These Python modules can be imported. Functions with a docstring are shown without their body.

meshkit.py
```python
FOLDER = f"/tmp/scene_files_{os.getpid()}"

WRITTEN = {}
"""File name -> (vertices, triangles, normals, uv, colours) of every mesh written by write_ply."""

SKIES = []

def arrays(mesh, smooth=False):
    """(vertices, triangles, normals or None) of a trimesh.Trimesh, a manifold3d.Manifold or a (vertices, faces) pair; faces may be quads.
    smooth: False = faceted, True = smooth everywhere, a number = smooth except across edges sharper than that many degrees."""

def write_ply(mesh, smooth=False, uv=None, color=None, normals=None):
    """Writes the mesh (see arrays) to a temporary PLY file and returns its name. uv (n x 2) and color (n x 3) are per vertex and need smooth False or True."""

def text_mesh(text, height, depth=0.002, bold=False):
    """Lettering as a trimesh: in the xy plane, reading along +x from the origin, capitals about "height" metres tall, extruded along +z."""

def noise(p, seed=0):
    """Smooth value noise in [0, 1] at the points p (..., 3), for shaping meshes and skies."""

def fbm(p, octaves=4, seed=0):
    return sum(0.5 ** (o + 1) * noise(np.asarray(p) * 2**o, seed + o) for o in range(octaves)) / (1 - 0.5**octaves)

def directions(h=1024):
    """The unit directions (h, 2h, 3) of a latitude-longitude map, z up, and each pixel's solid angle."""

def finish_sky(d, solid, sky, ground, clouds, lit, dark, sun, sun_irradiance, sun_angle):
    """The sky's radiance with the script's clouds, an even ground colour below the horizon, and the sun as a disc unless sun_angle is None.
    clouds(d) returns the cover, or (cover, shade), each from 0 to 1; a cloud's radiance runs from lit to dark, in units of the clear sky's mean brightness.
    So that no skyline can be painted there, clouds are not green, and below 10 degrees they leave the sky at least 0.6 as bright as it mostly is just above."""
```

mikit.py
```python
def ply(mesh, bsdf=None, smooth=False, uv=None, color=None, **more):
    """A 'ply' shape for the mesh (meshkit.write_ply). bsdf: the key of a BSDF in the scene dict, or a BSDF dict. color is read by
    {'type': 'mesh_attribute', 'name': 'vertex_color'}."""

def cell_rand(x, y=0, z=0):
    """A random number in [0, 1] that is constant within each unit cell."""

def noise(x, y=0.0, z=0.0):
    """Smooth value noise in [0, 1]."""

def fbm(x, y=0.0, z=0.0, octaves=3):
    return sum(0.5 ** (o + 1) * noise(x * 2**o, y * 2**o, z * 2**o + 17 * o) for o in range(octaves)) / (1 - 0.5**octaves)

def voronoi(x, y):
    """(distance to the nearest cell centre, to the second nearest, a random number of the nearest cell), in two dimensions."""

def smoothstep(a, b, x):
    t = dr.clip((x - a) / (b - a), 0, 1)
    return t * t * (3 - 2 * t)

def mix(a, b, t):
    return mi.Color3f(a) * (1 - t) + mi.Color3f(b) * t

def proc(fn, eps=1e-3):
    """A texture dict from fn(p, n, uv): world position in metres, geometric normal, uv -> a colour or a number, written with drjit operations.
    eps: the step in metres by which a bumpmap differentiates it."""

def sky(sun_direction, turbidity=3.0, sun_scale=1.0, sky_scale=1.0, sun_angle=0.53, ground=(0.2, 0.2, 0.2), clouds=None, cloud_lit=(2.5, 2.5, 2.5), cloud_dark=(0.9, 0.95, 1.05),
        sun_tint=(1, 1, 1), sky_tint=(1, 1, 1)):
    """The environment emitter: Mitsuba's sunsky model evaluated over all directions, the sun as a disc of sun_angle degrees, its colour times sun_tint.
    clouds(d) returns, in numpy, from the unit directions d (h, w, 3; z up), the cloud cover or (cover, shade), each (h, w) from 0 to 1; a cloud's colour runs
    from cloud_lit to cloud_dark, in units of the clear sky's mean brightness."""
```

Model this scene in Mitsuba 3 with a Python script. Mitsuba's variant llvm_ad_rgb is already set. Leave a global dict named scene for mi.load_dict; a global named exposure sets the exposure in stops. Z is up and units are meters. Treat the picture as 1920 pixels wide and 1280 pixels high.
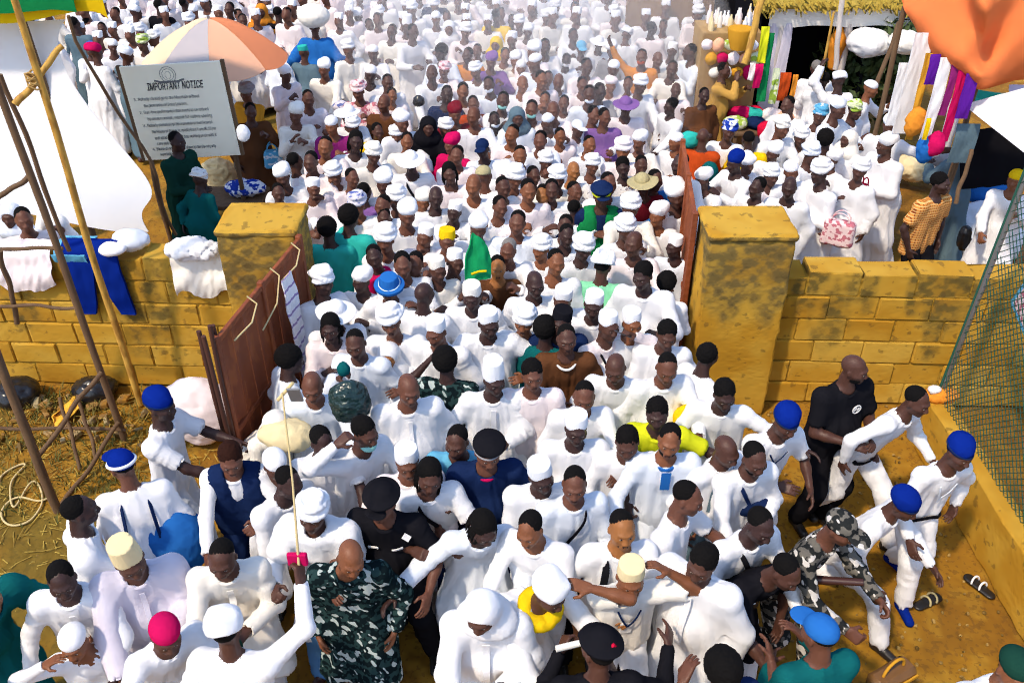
import math, random
import numpy as np
import trimesh
import manifold3d as m3
import drjit as dr
import mitsuba as mi
import mikit, meshkit
from mikit import noise as tnoise, fbm as tfbm, smoothstep, mix, proc, voronoi, cell_rand

T = mi.ScalarTransform4f
class Shapes(dict):
    """The scene: a shape's material may be named without its mat_ prefix."""
    def __setitem__(s, k, v):
        b = v.get('bsdf') if isinstance(v, dict) else None
        if isinstance(b, dict) and b.get('type') == 'ref' and not b['id'].startswith('mat_') and b['id'] != 'eye_mat': v = {**v, 'bsdf': {'type': 'ref', 'id': 'mat_' + b['id']}}
        dict.__setitem__(s, k, v)
scene, labels = Shapes(), {}
# ---------------------------------------------------------------- camera, sky, exposure
EYE, PITCH, FOCAL = np.array([0.0, 0.0, 5.62]), math.radians(34.0), 1700.0      # focal length in pixels of a 1920 wide picture
CP, SP = math.cos(PITCH), math.sin(PITCH)
scene['camera'] = {'type': 'perspective', 'fov': math.degrees(2 * math.atan(960 / FOCAL)), 'fov_axis': 'x', 'near_clip': 0.05, 'far_clip': 500.0,
                   'to_world': T().look_at(origin=EYE.tolist(), target=[0, CP, 5.62 - SP], up=[0, 0, 1])}
scene['sky'] = mikit.sky((-0.40, -0.42, 0.81), turbidity=5, sun_scale=0.62, sky_scale=1.55, sun_angle=3.0, sky_tint=(.94, .97, 1.06), ground=(0.30, 0.24, 0.15))
exposure = 2.15

# ---------------------------------------------------------------- helpers
def ray(px, py):
    d = np.array([(px - 960) / FOCAL, CP - (py - 640) / FOCAL * SP, -SP - (py - 640) / FOCAL * CP])
    return d
def at(px, py, z=0.0):
    """The point of height z that the photograph shows at this place."""
    d = ray(px, py)
    return EYE + d * ((z - EYE[2]) / d[2])
def at_y(px, py, y):
    d = ray(px, py)
    return EYE + d * (y / d[1])
_used = {}
def numbered(base):
    n = _used.get(base, 0)
    _used[base] = n + 1
    return base if n == 0 else f'{base}_{n:03d}'
def lab(key, label=None, cat=None, group=None, kind=None):
    d = labels.setdefault(key, {})
    for k, v in (('label', label), ('category', cat), ('group', group), ('kind', kind)):
        if v: d[k] = v
def thing(name, label, cat, group=None):
    k = numbered(name); lab(k, label, cat, group); return k
def obj(name, mesh, bsdf, parent=None, smooth=False, **more):
    k = numbered(f'{parent}__{name}' if parent else name)
    scene[k] = mikit.ply(mesh, bsdf, smooth=smooth, **more)
    return k
def struct(name, mesh, bsdf, smooth=False):
    k = obj(name, mesh, bsdf, None, smooth); lab(k, kind='structure'); return k
def cat_mesh(ms):
    vs, fs, o = [], [], 0
    for v, f in ms:
        vs.append(np.asarray(v, float)); fs.append(np.asarray(f, int) + o); o += len(v)
    return np.vstack(vs), np.vstack(fs)
def vf(m): return np.asarray(m.vertices), np.asarray(m.faces)
_CB = None
def chamfer_box(size, c=0.012):
    """A box with chamfered edges, centred (44 triangles)."""
    h = np.array(size) / 2.0
    c = min(c, 0.45 * min(size))
    pts = [np.array([sx * (h[0] - (0 if k == 0 else c)), sy * (h[1] - (0 if k == 1 else c)), sz * (h[2] - (0 if k == 2 else c))]) for k in range(3) for sx in (-1, 1) for sy in (-1, 1) for sz in (-1, 1)]
    m = m3.Manifold.hull_points(np.array(pts)).to_mesh()
    return np.array(m.vert_properties[:, :3]), np.array(m.tri_verts)
def frame(d, up=(0, 0, 1)):
    d = np.asarray(d, float); d = d / np.linalg.norm(d)
    a = np.cross(up, d)
    if np.linalg.norm(a) < 1e-3: a = np.cross((1, 0, 0), d)
    a /= np.linalg.norm(a)
    return np.stack([a, np.cross(d, a), d], 1)
def tube(pts, r, sides=8, caps=True):
    """A closed tube along a polyline; r one radius or one per point."""
    p = np.asarray(pts, float); n = len(p)
    r = np.broadcast_to(r, (n,)).astype(float)
    t = np.gradient(p, axis=0); t /= np.linalg.norm(t, axis=1, keepdims=True) + 1e-12
    a = np.cross(t, np.where(np.abs(t[:, 2:]) < 0.9, [0, 0, 1.0], [1.0, 0, 0])); a /= np.linalg.norm(a, axis=1, keepdims=True)
    for i in range(1, n):
        v = a[i - 1] - t[i] * (a[i - 1] @ t[i]); a[i] = v / (np.linalg.norm(v) + 1e-12)
    b = np.cross(t, a); g = np.arange(sides) * 2 * np.pi / sides
    v = (p[:, None] + r[:, None, None] * (np.cos(g)[None, :, None] * a[:, None] + np.sin(g)[None, :, None] * b[:, None])).reshape(-1, 3)
    i, j = np.meshgrid(np.arange(n - 1), np.arange(sides), indexing='ij')
    q = np.stack([i * sides + j, i * sides + (j + 1) % sides, (i + 1) * sides + (j + 1) % sides, (i + 1) * sides + j], -1).reshape(-1, 4)
    f = np.vstack([q[:, [0, 1, 2]], q[:, [0, 2, 3]]])
    if caps:
        v = np.vstack([v, p[:1], p[-1:]]); k = np.arange(sides)
        f = np.vstack([f, np.stack([k * 0 + n * sides, (k + 1) % sides, k], 1), np.stack([k * 0 + n * sides + 1, (n - 1) * sides + k, (n - 1) * sides + (k + 1) % sides], 1)])
    return v, f
def wood_pole(a, b, r0, r1=None, seed=0, wob=0.012, n=14, sides=9, knots=True):
    a, b = np.asarray(a, float), np.asarray(b, float); r1 = r0 if r1 is None else r1
    t = np.linspace(0, 1, n); p = a + (b - a) * t[:, None]
    L = np.linalg.norm(b - a); R = frame(b - a); g = np.random.default_rng(seed)
    ph = g.uniform(0, 6, 4)
    w = wob * np.stack([np.sin(t * 5 + ph[0]) + .5 * np.sin(t * 13 + ph[1]), np.sin(t * 6 + ph[2]) + .5 * np.sin(t * 11 + ph[3])], 1) * np.sin(t * np.pi)[:, None] ** .5
    p = p + w[:, :1] * R[:, 0] + w[:, 1:] * R[:, 1]
    r = (r0 + (r1 - r0) * t) * (1 + (0.10 * g.random(n) if knots else 0))
    return tube(p, r, sides)
def ctrl_sheet(ctrl, nu=24, nv=18, thick=0.006, wrinkle=0.02, freq=6.0, seed=0, stretch=(1, 1, 1)):
    """A cloth sheet of real thickness through a net of control points (rows of 3-D points), wrinkled along its normals."""
    from scipy.interpolate import RectBivariateSpline
    C = np.asarray(ctrl, float); a, b = C.shape[:2]
    u, v = np.linspace(0, 1, nu), np.linspace(0, 1, nv)
    P = np.stack([RectBivariateSpline(np.linspace(0, 1, a), np.linspace(0, 1, b), C[..., k], kx=min(3, a - 1), ky=min(3, b - 1))(u, v) for k in range(3)], -1)
    N = np.cross(np.gradient(P, axis=0), np.gradient(P, axis=1)); N /= np.linalg.norm(N, axis=-1, keepdims=True) + 1e-12
    w = (meshkit.fbm(P * freq * np.array(stretch) + 7.3 * seed, 3, seed) - .5) * 2 * wrinkle + (meshkit.noise(P * freq * 2.7 * np.array(stretch), seed + 9) - .5) * wrinkle
    P = P + N * w[..., None]
    top, bot = P + N * thick / 2, P - N * thick / 2
    V = np.vstack([top.reshape(-1, 3), bot.reshape(-1, 3)]); n = nu * nv
    i, j = np.meshgrid(np.arange(nu - 1), np.arange(nv - 1), indexing='ij'); i, j = i.ravel(), j.ravel()
    q = np.stack([i * nv + j, (i + 1) * nv + j, (i + 1) * nv + j + 1, i * nv + j + 1], 1)
    rim = np.concatenate([np.arange(nv), np.arange(1, nu) * nv + nv - 1, (nu - 1) * nv + np.arange(nv - 2, -1, -1), np.arange(nu - 2, 0, -1) * nv])
    r2 = np.roll(rim, -1)
    Q = np.vstack([q, q[:, ::-1] + n, np.stack([r2, rim, rim + n, r2 + n], 1)[:, ::-1]])
    return V, np.vstack([Q[:, [0, 1, 2]], Q[:, [0, 2, 3]]])

# ---------------------------------------------------------------- materials
def diffuse(name, c, rough=None, bump=None, **kw):
    if rough is None:
        b = {'type': 'diffuse', 'reflectance': c if isinstance(c, dict) else {'type': 'rgb', 'value': list(c)}}
    else:
        b = {'type': 'principled', 'base_color': c if isinstance(c, dict) else {'type': 'rgb', 'value': list(c)}, 'roughness': rough, **kw}
    if bump: b = {'type': 'bumpmap', 'arbitrary': bump[0], 'scale': bump[1], 'bsdf': b}
    scene['mat_' + name] = {'type': 'twosided', 'bsdf': b}
    return 'mat_' + name
P1 = lambda p, s, o=0.0: tfbm(p.x * s + o, p.y * s + o, p.z * s - o)
def weave(p, n, uv): return tfbm(p.x * 120, p.y * 120, p.z * 120, 2)
CREASE = proc(weave, eps=1e-3)
def cloth(name, c, bump=0.0): return diffuse(name, c, None, (CREASE, bump) if bump else None)
CL = {}
def cl(code, *c):
    CL[code] = cloth('cloth_' + code, c); return CL[code]
cl('w', .79, .80, .82); cl('i', .80, .77, .70); cl('c', .70, .76, .84); cl('p', .81, .73, .74); cl('l', .60, .57, .66)   # white, ivory, cool, pink, lilac
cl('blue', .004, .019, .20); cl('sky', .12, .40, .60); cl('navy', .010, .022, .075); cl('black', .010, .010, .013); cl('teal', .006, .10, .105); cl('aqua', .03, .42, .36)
cl('red', .55, .010, .045); cl('rust', .45, .06, .012); cl('maroon', .16, .012, .022); cl('crimson', .50, .008, .09); cl('yellow', .78, .52, .01); cl('gold', .60, .30, .03); cl('tan', .50, .29, .07)
cl('lime', .62, .66, .02); cl('mint', .22, .62, .36); cl('green', .01, .20, .06); cl('dkgreen', .010, .045, .032); cl('purple', .10, .015, .28); cl('violet', .20, .10, .30); cl('orange', .68, .25, .03)
cl('grey', .28, .28, .30); cl('cream', .74, .62, .36); cl('brown', .11, .045, .02); cl('khaki', .42, .37, .20); cl('cobalt', .02, .13, .42); cl('denim', .09, .22, .42); cl('slate', .10, .16, .20)
cl('peach', .80, .44, .28); cl('coral', .76, .26, .12); cl('sand', .78, .58, .40); cl('tarp', .74, .19, .06); cl('plum', .22, .02, .14)
def camo_fn(a, b, c, s):
    def fn(p, n, uv):
        x = tfbm(p.x * s + 1.3 + p.z * s * .5, p.y * s, p.z * s * .55, 2); y = tfbm(p.x * s * 1.2 + 9, p.y * s * 1.2 + 4, p.z * s, 2)
        return mix(mix(a, c, smoothstep(.52, .56, y)), b, smoothstep(.625, .65, x))
    return proc(fn)
CL['camo'] = diffuse('cloth_camo', camo_fn((.006, .012, .014), (.40, .47, .45), (.020, .045, .045), 33.0))
CL['camog'] = diffuse('cloth_camog', camo_fn((.02, .022, .022), (.60, .57, .52), (.14, .13, .11), 26.0))
def check_fn(p, n, uv):
    u, v = p.x * 34 + p.y * 22, p.z * 32
    a = smoothstep(.30, .42, dr.abs((u - dr.floor(u)) - .5)); b = smoothstep(.28, .40, dr.abs((v - dr.floor(v)) - .5))
    return mix(mix((.78, .50, .20), (.62, .26, .06), 1 - b), (.25, .06, .02), a * (1 - b))
CL['check'] = diffuse('cloth_check', proc(check_fn))
def print_fn(a, b, s, th=.5):
    def fn(p, n, uv): return mix(a, b, smoothstep(th, th + .06, tfbm(p.x * s, p.y * s, p.z * s, 2)))
    return proc(fn)
CL['pinkprint'] = diffuse('cloth_pinkprint', print_fn((.80, .62, .62), (.50, .16, .20), 26.0, .52))
CL['blueprint'] = diffuse('cloth_blueprint', print_fn((.02, .05, .34), (.75, .78, .85), 20.0, .50))
CL['skyprint'] = diffuse('cloth_skyprint', print_fn((.10, .36, .58), (.62, .70, .76), 22.0, .55))
CL['limeprint'] = diffuse('cloth_limeprint', print_fn((.62, .68, .45), (.30, .44, .06), 14.0, .50))
CL['leaf'] = diffuse('cloth_leaf', print_fn((.80, .78, .75), (.32, .28, .30), 30.0, .60))
CL['gele'] = diffuse('cloth_gele', print_fn((.62, .60, .66), (.12, .16, .40), 24.0, .52))
SKIN = {}
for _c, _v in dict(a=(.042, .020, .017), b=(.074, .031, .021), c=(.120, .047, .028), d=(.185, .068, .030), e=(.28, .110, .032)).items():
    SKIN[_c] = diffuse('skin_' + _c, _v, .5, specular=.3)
diffuse('hair_black', (.0055, .005, .005), .9, (proc(lambda p, n, uv: tfbm(p.x * 90, p.y * 90, p.z * 90, 2), eps=1e-3), .006), specular=.08)
diffuse('hair_brown', (.022, .007, .004), .85, specular=.1)
diffuse('hair_grey', (.16, .15, .14), .8)
diffuse('mouth_skin', (.045, .016, .014), .6, specular=.2)
diffuse('shoe_black', (.012, .011, .011), .4); diffuse('shoe_brown', (.05, .016, .012), .4)
diffuse('plastic_black', (.012, .012, .014), .25); diffuse('plastic_green', (.01, .028, .026), .22, (proc(lambda p, n, uv: tfbm(p.x * 24, p.y * 24, p.z * 24, 3), eps=2e-3), .03)); diffuse('screen_dark', (.02, .022, .03), .12)
diffuse('mask_mint', (.28, .62, .56), .8); diffuse('metal_grey', (.30, .30, .30), .4, metallic=.8); diffuse('emblem_white', (.72, .72, .70), .8)
scene['eye_mat'] = {'type': 'principled', 'base_color': {'type': 'mesh_attribute', 'name': 'vertex_color'}, 'roughness': .2}
# ---------------------------------------------------------------- setting: ground, walls, pillars, gates
def dirt(p, n, uv):
    a = tfbm(p.x * .9, p.y * .9, 0, 4); b = tfbm(p.x * 5 + 3, p.y * 5, 0, 3); c = tfbm(p.x * 38, p.y * 38, 0, 2)
    col = mix((.275, .130, .003), (.195, .086, .002), smoothstep(.38, .62, a))
    col = mix(col, (.34, .19, .015), smoothstep(.52, .72, b) * .5)
    col = mix(col, (.115, .052, .004), smoothstep(.60, .72, c) * .5)
    g = smoothstep(.50, .68, tfbm(p.x * 1.3 + 5, p.y * 1.3 + 2, 0, 3)) * smoothstep(-2.2, -3.0, p.x)
    return mix(col, (.085, .070, .006), g * .7)
diffuse('dirt', proc(dirt), .95, (proc(lambda p, n, uv: tfbm(p.x * 11, p.y * 11, 0, 4), eps=4e-3), .028))
def ground_mesh():
    xs = np.unique(np.concatenate([np.linspace(-60, -7, 12), np.arange(-7, 7.01, .09), np.linspace(7, 60, 12)]))
    ys = np.unique(np.concatenate([np.linspace(-20, 1, 6), np.arange(1, 9, .09), np.linspace(9, 24, 50), np.linspace(24, 90, 10)]))
    X, Y = np.meshgrid(xs, ys, indexing='ij')
    Z = .07 * (meshkit.fbm(np.stack([X * .7, Y * .7, X * 0], -1), 3, 4) - .5) + .025 * (meshkit.fbm(np.stack([X * 4, Y * 4, X * 0], -1), 2, 8) - .5)
    Z = Z + np.clip((np.abs(Y - 7.0) < .6) * 0, 0, 1)
    n, m = X.shape; i, j = np.meshgrid(np.arange(n - 1), np.arange(m - 1), indexing='ij')
    q = np.stack([i * m + j, (i + 1) * m + j, (i + 1) * m + j + 1, i * m + j + 1], -1).reshape(-1, 4)
    return np.stack([X, Y, Z], -1).reshape(-1, 3), np.vstack([q[:, [0, 1, 2]], q[:, [0, 2, 3]]])
struct('ground', ground_mesh(), 'dirt', smooth=True)

gv = np.random.default_rng(31); ms = []
for i in range(900):
    p = np.array([gv.uniform(-5, 3.7), gv.uniform(2.6, 7.2), 0]) if i % 3 else np.array([gv.uniform(2.0, 3.75), gv.uniform(4.0, 7.2), 0]); r = gv.uniform(.006, .020)
    q = trimesh.creation.icosphere(0, 1.0); ms.append((np.array(q.vertices) * gv.uniform(.6, 1.3, 3) * r + p + [0, 0, r * .4], np.array(q.faces)))
k = obj('gravel', cat_mesh(ms), diffuse('gravel_mat', proc(lambda p, n, uv: mix((.10, .06, .015), (.42, .28, .09), cell_rand(p.x * 31, p.y * 31)))), None); lab(k, 'loose grit and small stones on the trodden dirt of the yard', 'gravel', kind='stuff')
def block_fn(base, dark, light):
    def fn(p, n, uv):
        a = tfbm(p.x * 3, p.y * 3, p.z * 3, 3); b = tfbm(p.x * 14, p.y * 14, p.z * 14, 3); c = tfbm(p.x * 4 + 7, p.y * 4, p.z * 1.3 + 3, 3)
        col = mix(base, light, smoothstep(.35, .70, a) * .8)
        up = 1 - smoothstep(.45, .75, n.z)
        moss = smoothstep(.44, .66, c + (p.z - 1.12) * .30) * (.45 + .55 * smoothstep(.32, .6, b)) * up
        col = mix(col, dark, moss * .84)
        return mix(col, (.06, .035, .006), smoothstep(.66, .74, b) * .45)
    return proc(fn)
BUMP_B = proc(lambda p, n, uv: tfbm(p.x * 30, p.y * 30, p.z * 30, 4), eps=2e-3)
BLK = [diffuse(f'block_{i}', block_fn(b, (.070, .055, .010), l), .92, (BUMP_B, .007)) for i, (b, l) in enumerate((((.40, .205, .008), (.46, .275, .028)), ((.37, .180, .005), (.44, .250, .020)), ((.43, .230, .013), (.50, .315, .042))))]
diffuse('mortar', proc(lambda p, n, uv: mix((.24, .135, .008), (.34, .20, .015), tfbm(p.x * 12, p.y * 12, p.z * 12))), .95, (BUMP_B, .03))
diffuse('plaster', block_fn((.41, .208, .008), (.080, .062, .020), (.50, .30, .030)), .9, (BUMP_B, .010))
WY = lambda x: 7.36 - .042 * x          # the wall's front face
def block_wall(name, label, x0, x1, courses, seed, h=.248, depth=.30, L=.49, top_jag=True):
    k = thing(name, label, 'wall')
    ang = math.atan(-.042); g = np.random.default_rng(seed)
    core = cat_mesh([chamfer_box((x1 - x0 - .02, depth - .034, courses * h - .06), .01)])
    mid = (x0 + x1) / 2
    Rz = rzm(ang)
    obj('mortar', (core[0] @ Rz.T + [mid, WY(mid) + depth / 2, (courses * h - .06) / 2], core[1]), 'mortar', k)
    plies = {}
    for c in range(courses):
        x = x0 - (L * .5 if c % 2 else 0.0) - g.random() * .05
        while x < x1:
            l = L * g.uniform(.92, 1.06); a, b = max(x, x0), min(x + l, x1); x += l
            if b - a < .07: continue
            v, f = chamfer_box((b - a - .013, depth + g.uniform(-.014, .012), h - .014), g.uniform(.006, .015))
            v = v + g.normal(0, .0035, v.shape)
            top = c == courses - 1
            if top and top_jag:
                up = v[:, 2] > 0; v[up, 2] += g.uniform(-.045, .012) + g.normal(0, .014, up.sum()); 
            v = v @ rzm(g.normal(0, .006)).T
            cx = (a + b) / 2
            obj('block', ((v + [0, g.uniform(-.004, .006), 0]) @ Rz.T + [cx, WY(cx) + depth / 2, c * h + h / 2 + .004], f), BLK[int(g.integers(3))], k)
    return k
def rzm(a): c, s = math.cos(a), math.sin(a); return np.array([[c, -s, 0], [s, c, 0], [0, 0, 1.0]])
block_wall('block_wall', 'yellow block wall with mossy upper courses right of the gate pillar', 2.49, 5.6, 6, 3)
block_wall('block_wall', 'yellow block wall left of the gate with laundry draped over its top', -7.2, -2.61, 6, 5)

def fine_box(size, c, l):
    v, f = chamfer_box(size, c)
    q = m3.Manifold(m3.Mesh(v.astype(np.float32), f.astype(np.uint32))).refine_to_length(l).to_mesh()
    return np.array(q.vert_properties[:, :3], float), np.array(q.tri_verts)
def pillar(label, x0, x1, y0, y1, h, seed):
    k = thing('gate_pillar', label, 'pillar')
    v, f = fine_box((x1 - x0, y1 - y0, h), .02, .08)
    t = np.clip((v[:, 2] / h + .5), 0, 1)
    w = meshkit.fbm(v * 5 + seed, 3, seed) - .5; w2 = meshkit.fbm(v * 17 + seed, 2, seed + 2) - .5
    rim = np.clip((v[:, 2] - h / 2 + .06) / .06, 0, 1)
    c = v * [1, 1, 0]; c /= np.linalg.norm(c, axis=1, keepdims=True) + 1e-9
    v = v + c * (w * .035 + w2 * .014)[:, None] + c * (-.05 * rim * np.clip(meshkit.noise(v * 6 + seed, seed) * 1.6 - .6, 0, 1))[:, None]
    v[:, 2] += (w * .05) * (t > .9)
    obj('column', (v + [(x0 + x1) / 2, (y0 + y1) / 2, h / 2], f), 'plaster', k, smooth=40)
    v, f = fine_box((x1 - x0 + .035, y1 - y0 + .03, .075), .022, .06)
    v = v + ((meshkit.fbm(v * 9 + seed, 3, seed + 5) - .5) * .045)[:, None] * (v / (np.linalg.norm(v, axis=1, keepdims=True) + 1e-9))
    obj('cap', (v + [(x0 + x1) / 2, (y0 + y1) / 2, h + .012], f), 'plaster', k, smooth=40)
pillar('plastered yellow gate pillar with flat cap joining the right wall', 1.72, 2.48, 7.02, 7.60, 1.95, 4)
pillar('plastered yellow gate pillar with mossy front joining the left wall', -2.60, -1.90, 7.10, 7.66, 1.95, 9)

RUST = diffuse('rust', proc(lambda p, n, uv: mix(mix((.26, .060, .012), (.14, .030, .009), tfbm(p.x * 5, p.y * 5, p.z * 2.5, 3)), (.30, .075, .014), smoothstep(.55, .7, tfbm(p.x * 13, p.y * 13, p.z * 4, 3)) * .6)), .7, (proc(lambda p, n, uv: tfbm(p.x * 26, p.y * 26, p.z * 26, 3), eps=2e-3), .01))
diffuse('rust_dark', (.06, .018, .008), .75)
def gate(label, hinge, end, h0, h1, seed):
    """A leaf of welded sheet steel: stiles, rails, folded sheet panels and pickets; the top edge runs from h0 at the hinge to h1 at the free end."""
    k = thing('gate', label, 'gate'); g = np.random.default_rng(seed)
    a, b = np.array([*hinge, .0]), np.array([*end, .0]); d = b - a; L = np.linalg.norm(d); d /= L; nrm = np.array([-d[1], d[0], 0])
    Z = np.array([0, 0, 1.0])
    def bar(p, q, w, t): 
        v, f = chamfer_box((w, t, np.linalg.norm(q - p)), .005); R = np.stack([np.cross(nrm, (q - p) / np.linalg.norm(q - p)), nrm, (q - p) / np.linalg.norm(q - p)], 1)
        return v @ R.T + (p + q) / 2, f
    for i, s in enumerate((.02, .5, .98)): 
        h = h0 + (h1 - h0) * s
        obj('stile', bar(a + d * L * s + Z * .10, a + d * L * s + Z * h, .055, .05), RUST, k)
    for zf in (.06, .52, .985):
        obj('rail', bar(a + Z * (.10 + (h0 - .12) * zf) + d * .05, b + Z * (.10 + (h1 - .12) * zf) - d * .05, .05, .036), RUST, k)
    n = 8
    for i in range(n):
        s0, s1 = .03 + .94 * i / n, .03 + .94 * (i + 1) / n - .004
        m = 7; u = np.linspace(s0, s1, m); zz = np.linspace(0, 1, 9)
        U, W = np.meshgrid(u, zz, indexing='ij'); fold = .020 * (np.abs(((np.arange(m) / (m - 1)) * 2) % 2 - 1) - .5)[:, None]
        bend = .03 * (meshkit.noise(np.stack([U * 3, W * 2, U * 0 + seed], -1), seed) - .5)
        P = a + d * (U * L)[..., None] + Z * (.12 + W * (h0 + (h1 - h0) * U - .15))[..., None] + nrm * (fold + bend)[..., None]
        V = np.vstack([(P + nrm * .0025).reshape(-1, 3), (P - nrm * .0025).reshape(-1, 3)]); c = m * 9
        ii, jj = np.meshgrid(np.arange(m - 1), np.arange(8), indexing='ij'); ii, jj = ii.ravel(), jj.ravel()
        q = np.stack([ii * 9 + jj, (ii + 1) * 9 + jj, (ii + 1) * 9 + jj + 1, ii * 9 + jj + 1], 1); Q = np.vstack([q, q[:, ::-1] + c])
        rim = np.concatenate([np.arange(9), np.arange(1, m) * 9 + 8, (m - 1) * 9 + np.arange(7, -1, -1), np.arange(m - 2, 0, -1) * 9]); r2 = np.roll(rim, -1)
        Q = np.vstack([Q, np.stack([r2, rim, rim + c, r2 + c], 1)[:, ::-1]])
        obj('sheet_panel', (V, np.vstack([Q[:, [0, 1, 2]], Q[:, [0, 2, 3]]])), RUST, k, smooth=30)
    return k, a, b, d, nrm, L
GL = gate('rusty brown sheet metal gate leaf swung open beside the left pillar', (-1.86, 7.12), (-2.17, 5.45), 1.96, 1.96, 3)
gate('rusty orange sheet metal gate leaf swung inward beside the right pillar', (1.66, 7.42), (1.80, 9.10), 2.0, 2.06, 6)
g_ = np.random.default_rng(2)
for i in range(6):       # broken bamboo and iron sticks bundled at the free edge of the left leaf
    o = np.array([-2.17 + g_.normal(0, .03) - .05 * (i % 3), 5.40 + .035 * i + g_.normal(0, .01), 0.0])
    k = obj('gate_stick', wood_pole(o + [0, 0, .08], o + [g_.normal(0, .03), g_.normal(0, .03), 2.0 + g_.uniform(-.05, .16)], .020, .016, i, .004), 'rust_dark', None, smooth=40)
    lab(k, 'brown upright stick bundled at the free edge of the left gate leaf', 'stick', 'sticks at the left gate edge')

# low kerb wall on the right with a wire fence standing on it
kw = thing('low_wall', 'low rendered yellow wall running along the right side of the yard', 'wall')
v, f = fine_box((.21, 5.6, .56), .02, .12)
v = v + np.array([1, .3, .8]) * ((meshkit.fbm(v * 6, 3, 5) - .5) * .04)[:, None]
obj('render_coat', (v + [3.90, 3.78, .28], f), 'plaster', kw, smooth=40)
FG = diffuse('fence_green', (.010, .075, .050), .5)
fk = thing('wire_fence', 'sagging green chain link fence on the low wall at right', 'fence')
def fence_pt(s, t):      # s along the wall towards the camera, t up
    y = 6.62 - s; x = 3.90 + .13 * t + .03 * math.sin(s * 2.1) * t + .02 * math.sin(t * 3 + s)
    return np.array([x, y + .05 * math.sin(t * 2.5 + s * 1.7), .55 + t * 2.35 * (1 - .03 * math.sin(s * 3))])
ms = []
S_, Tn = 4.3, 1.0
step = .065
for k in range(int((S_ + 2.35) / step)):
    for sg in (1, -1):
        pts = []
        for q in range(29):
            t = q / 28 * 2.35; s = k * step - 2.35 + t if sg > 0 else k * step - t
            if 0 <= s <= S_: pts.append(fence_pt(s, t / 2.35))
        if len(pts) > 2: ms.append(tube(np.array(pts)[::3] if len(pts) > 6 else pts, .0042, 3, caps=False))
lab(obj('netting', cat_mesh(ms), FG, fk), kind='stuff')
obj('top_wire', tube([fence_pt(s, 1.0) for s in np.linspace(0, S_, 20)], .006, 5), FG, fk)
obj('edge_wire', tube([fence_pt(0, t) for t in np.linspace(0, 1, 12)], .012, 6), FG, fk, smooth=True)
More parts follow.
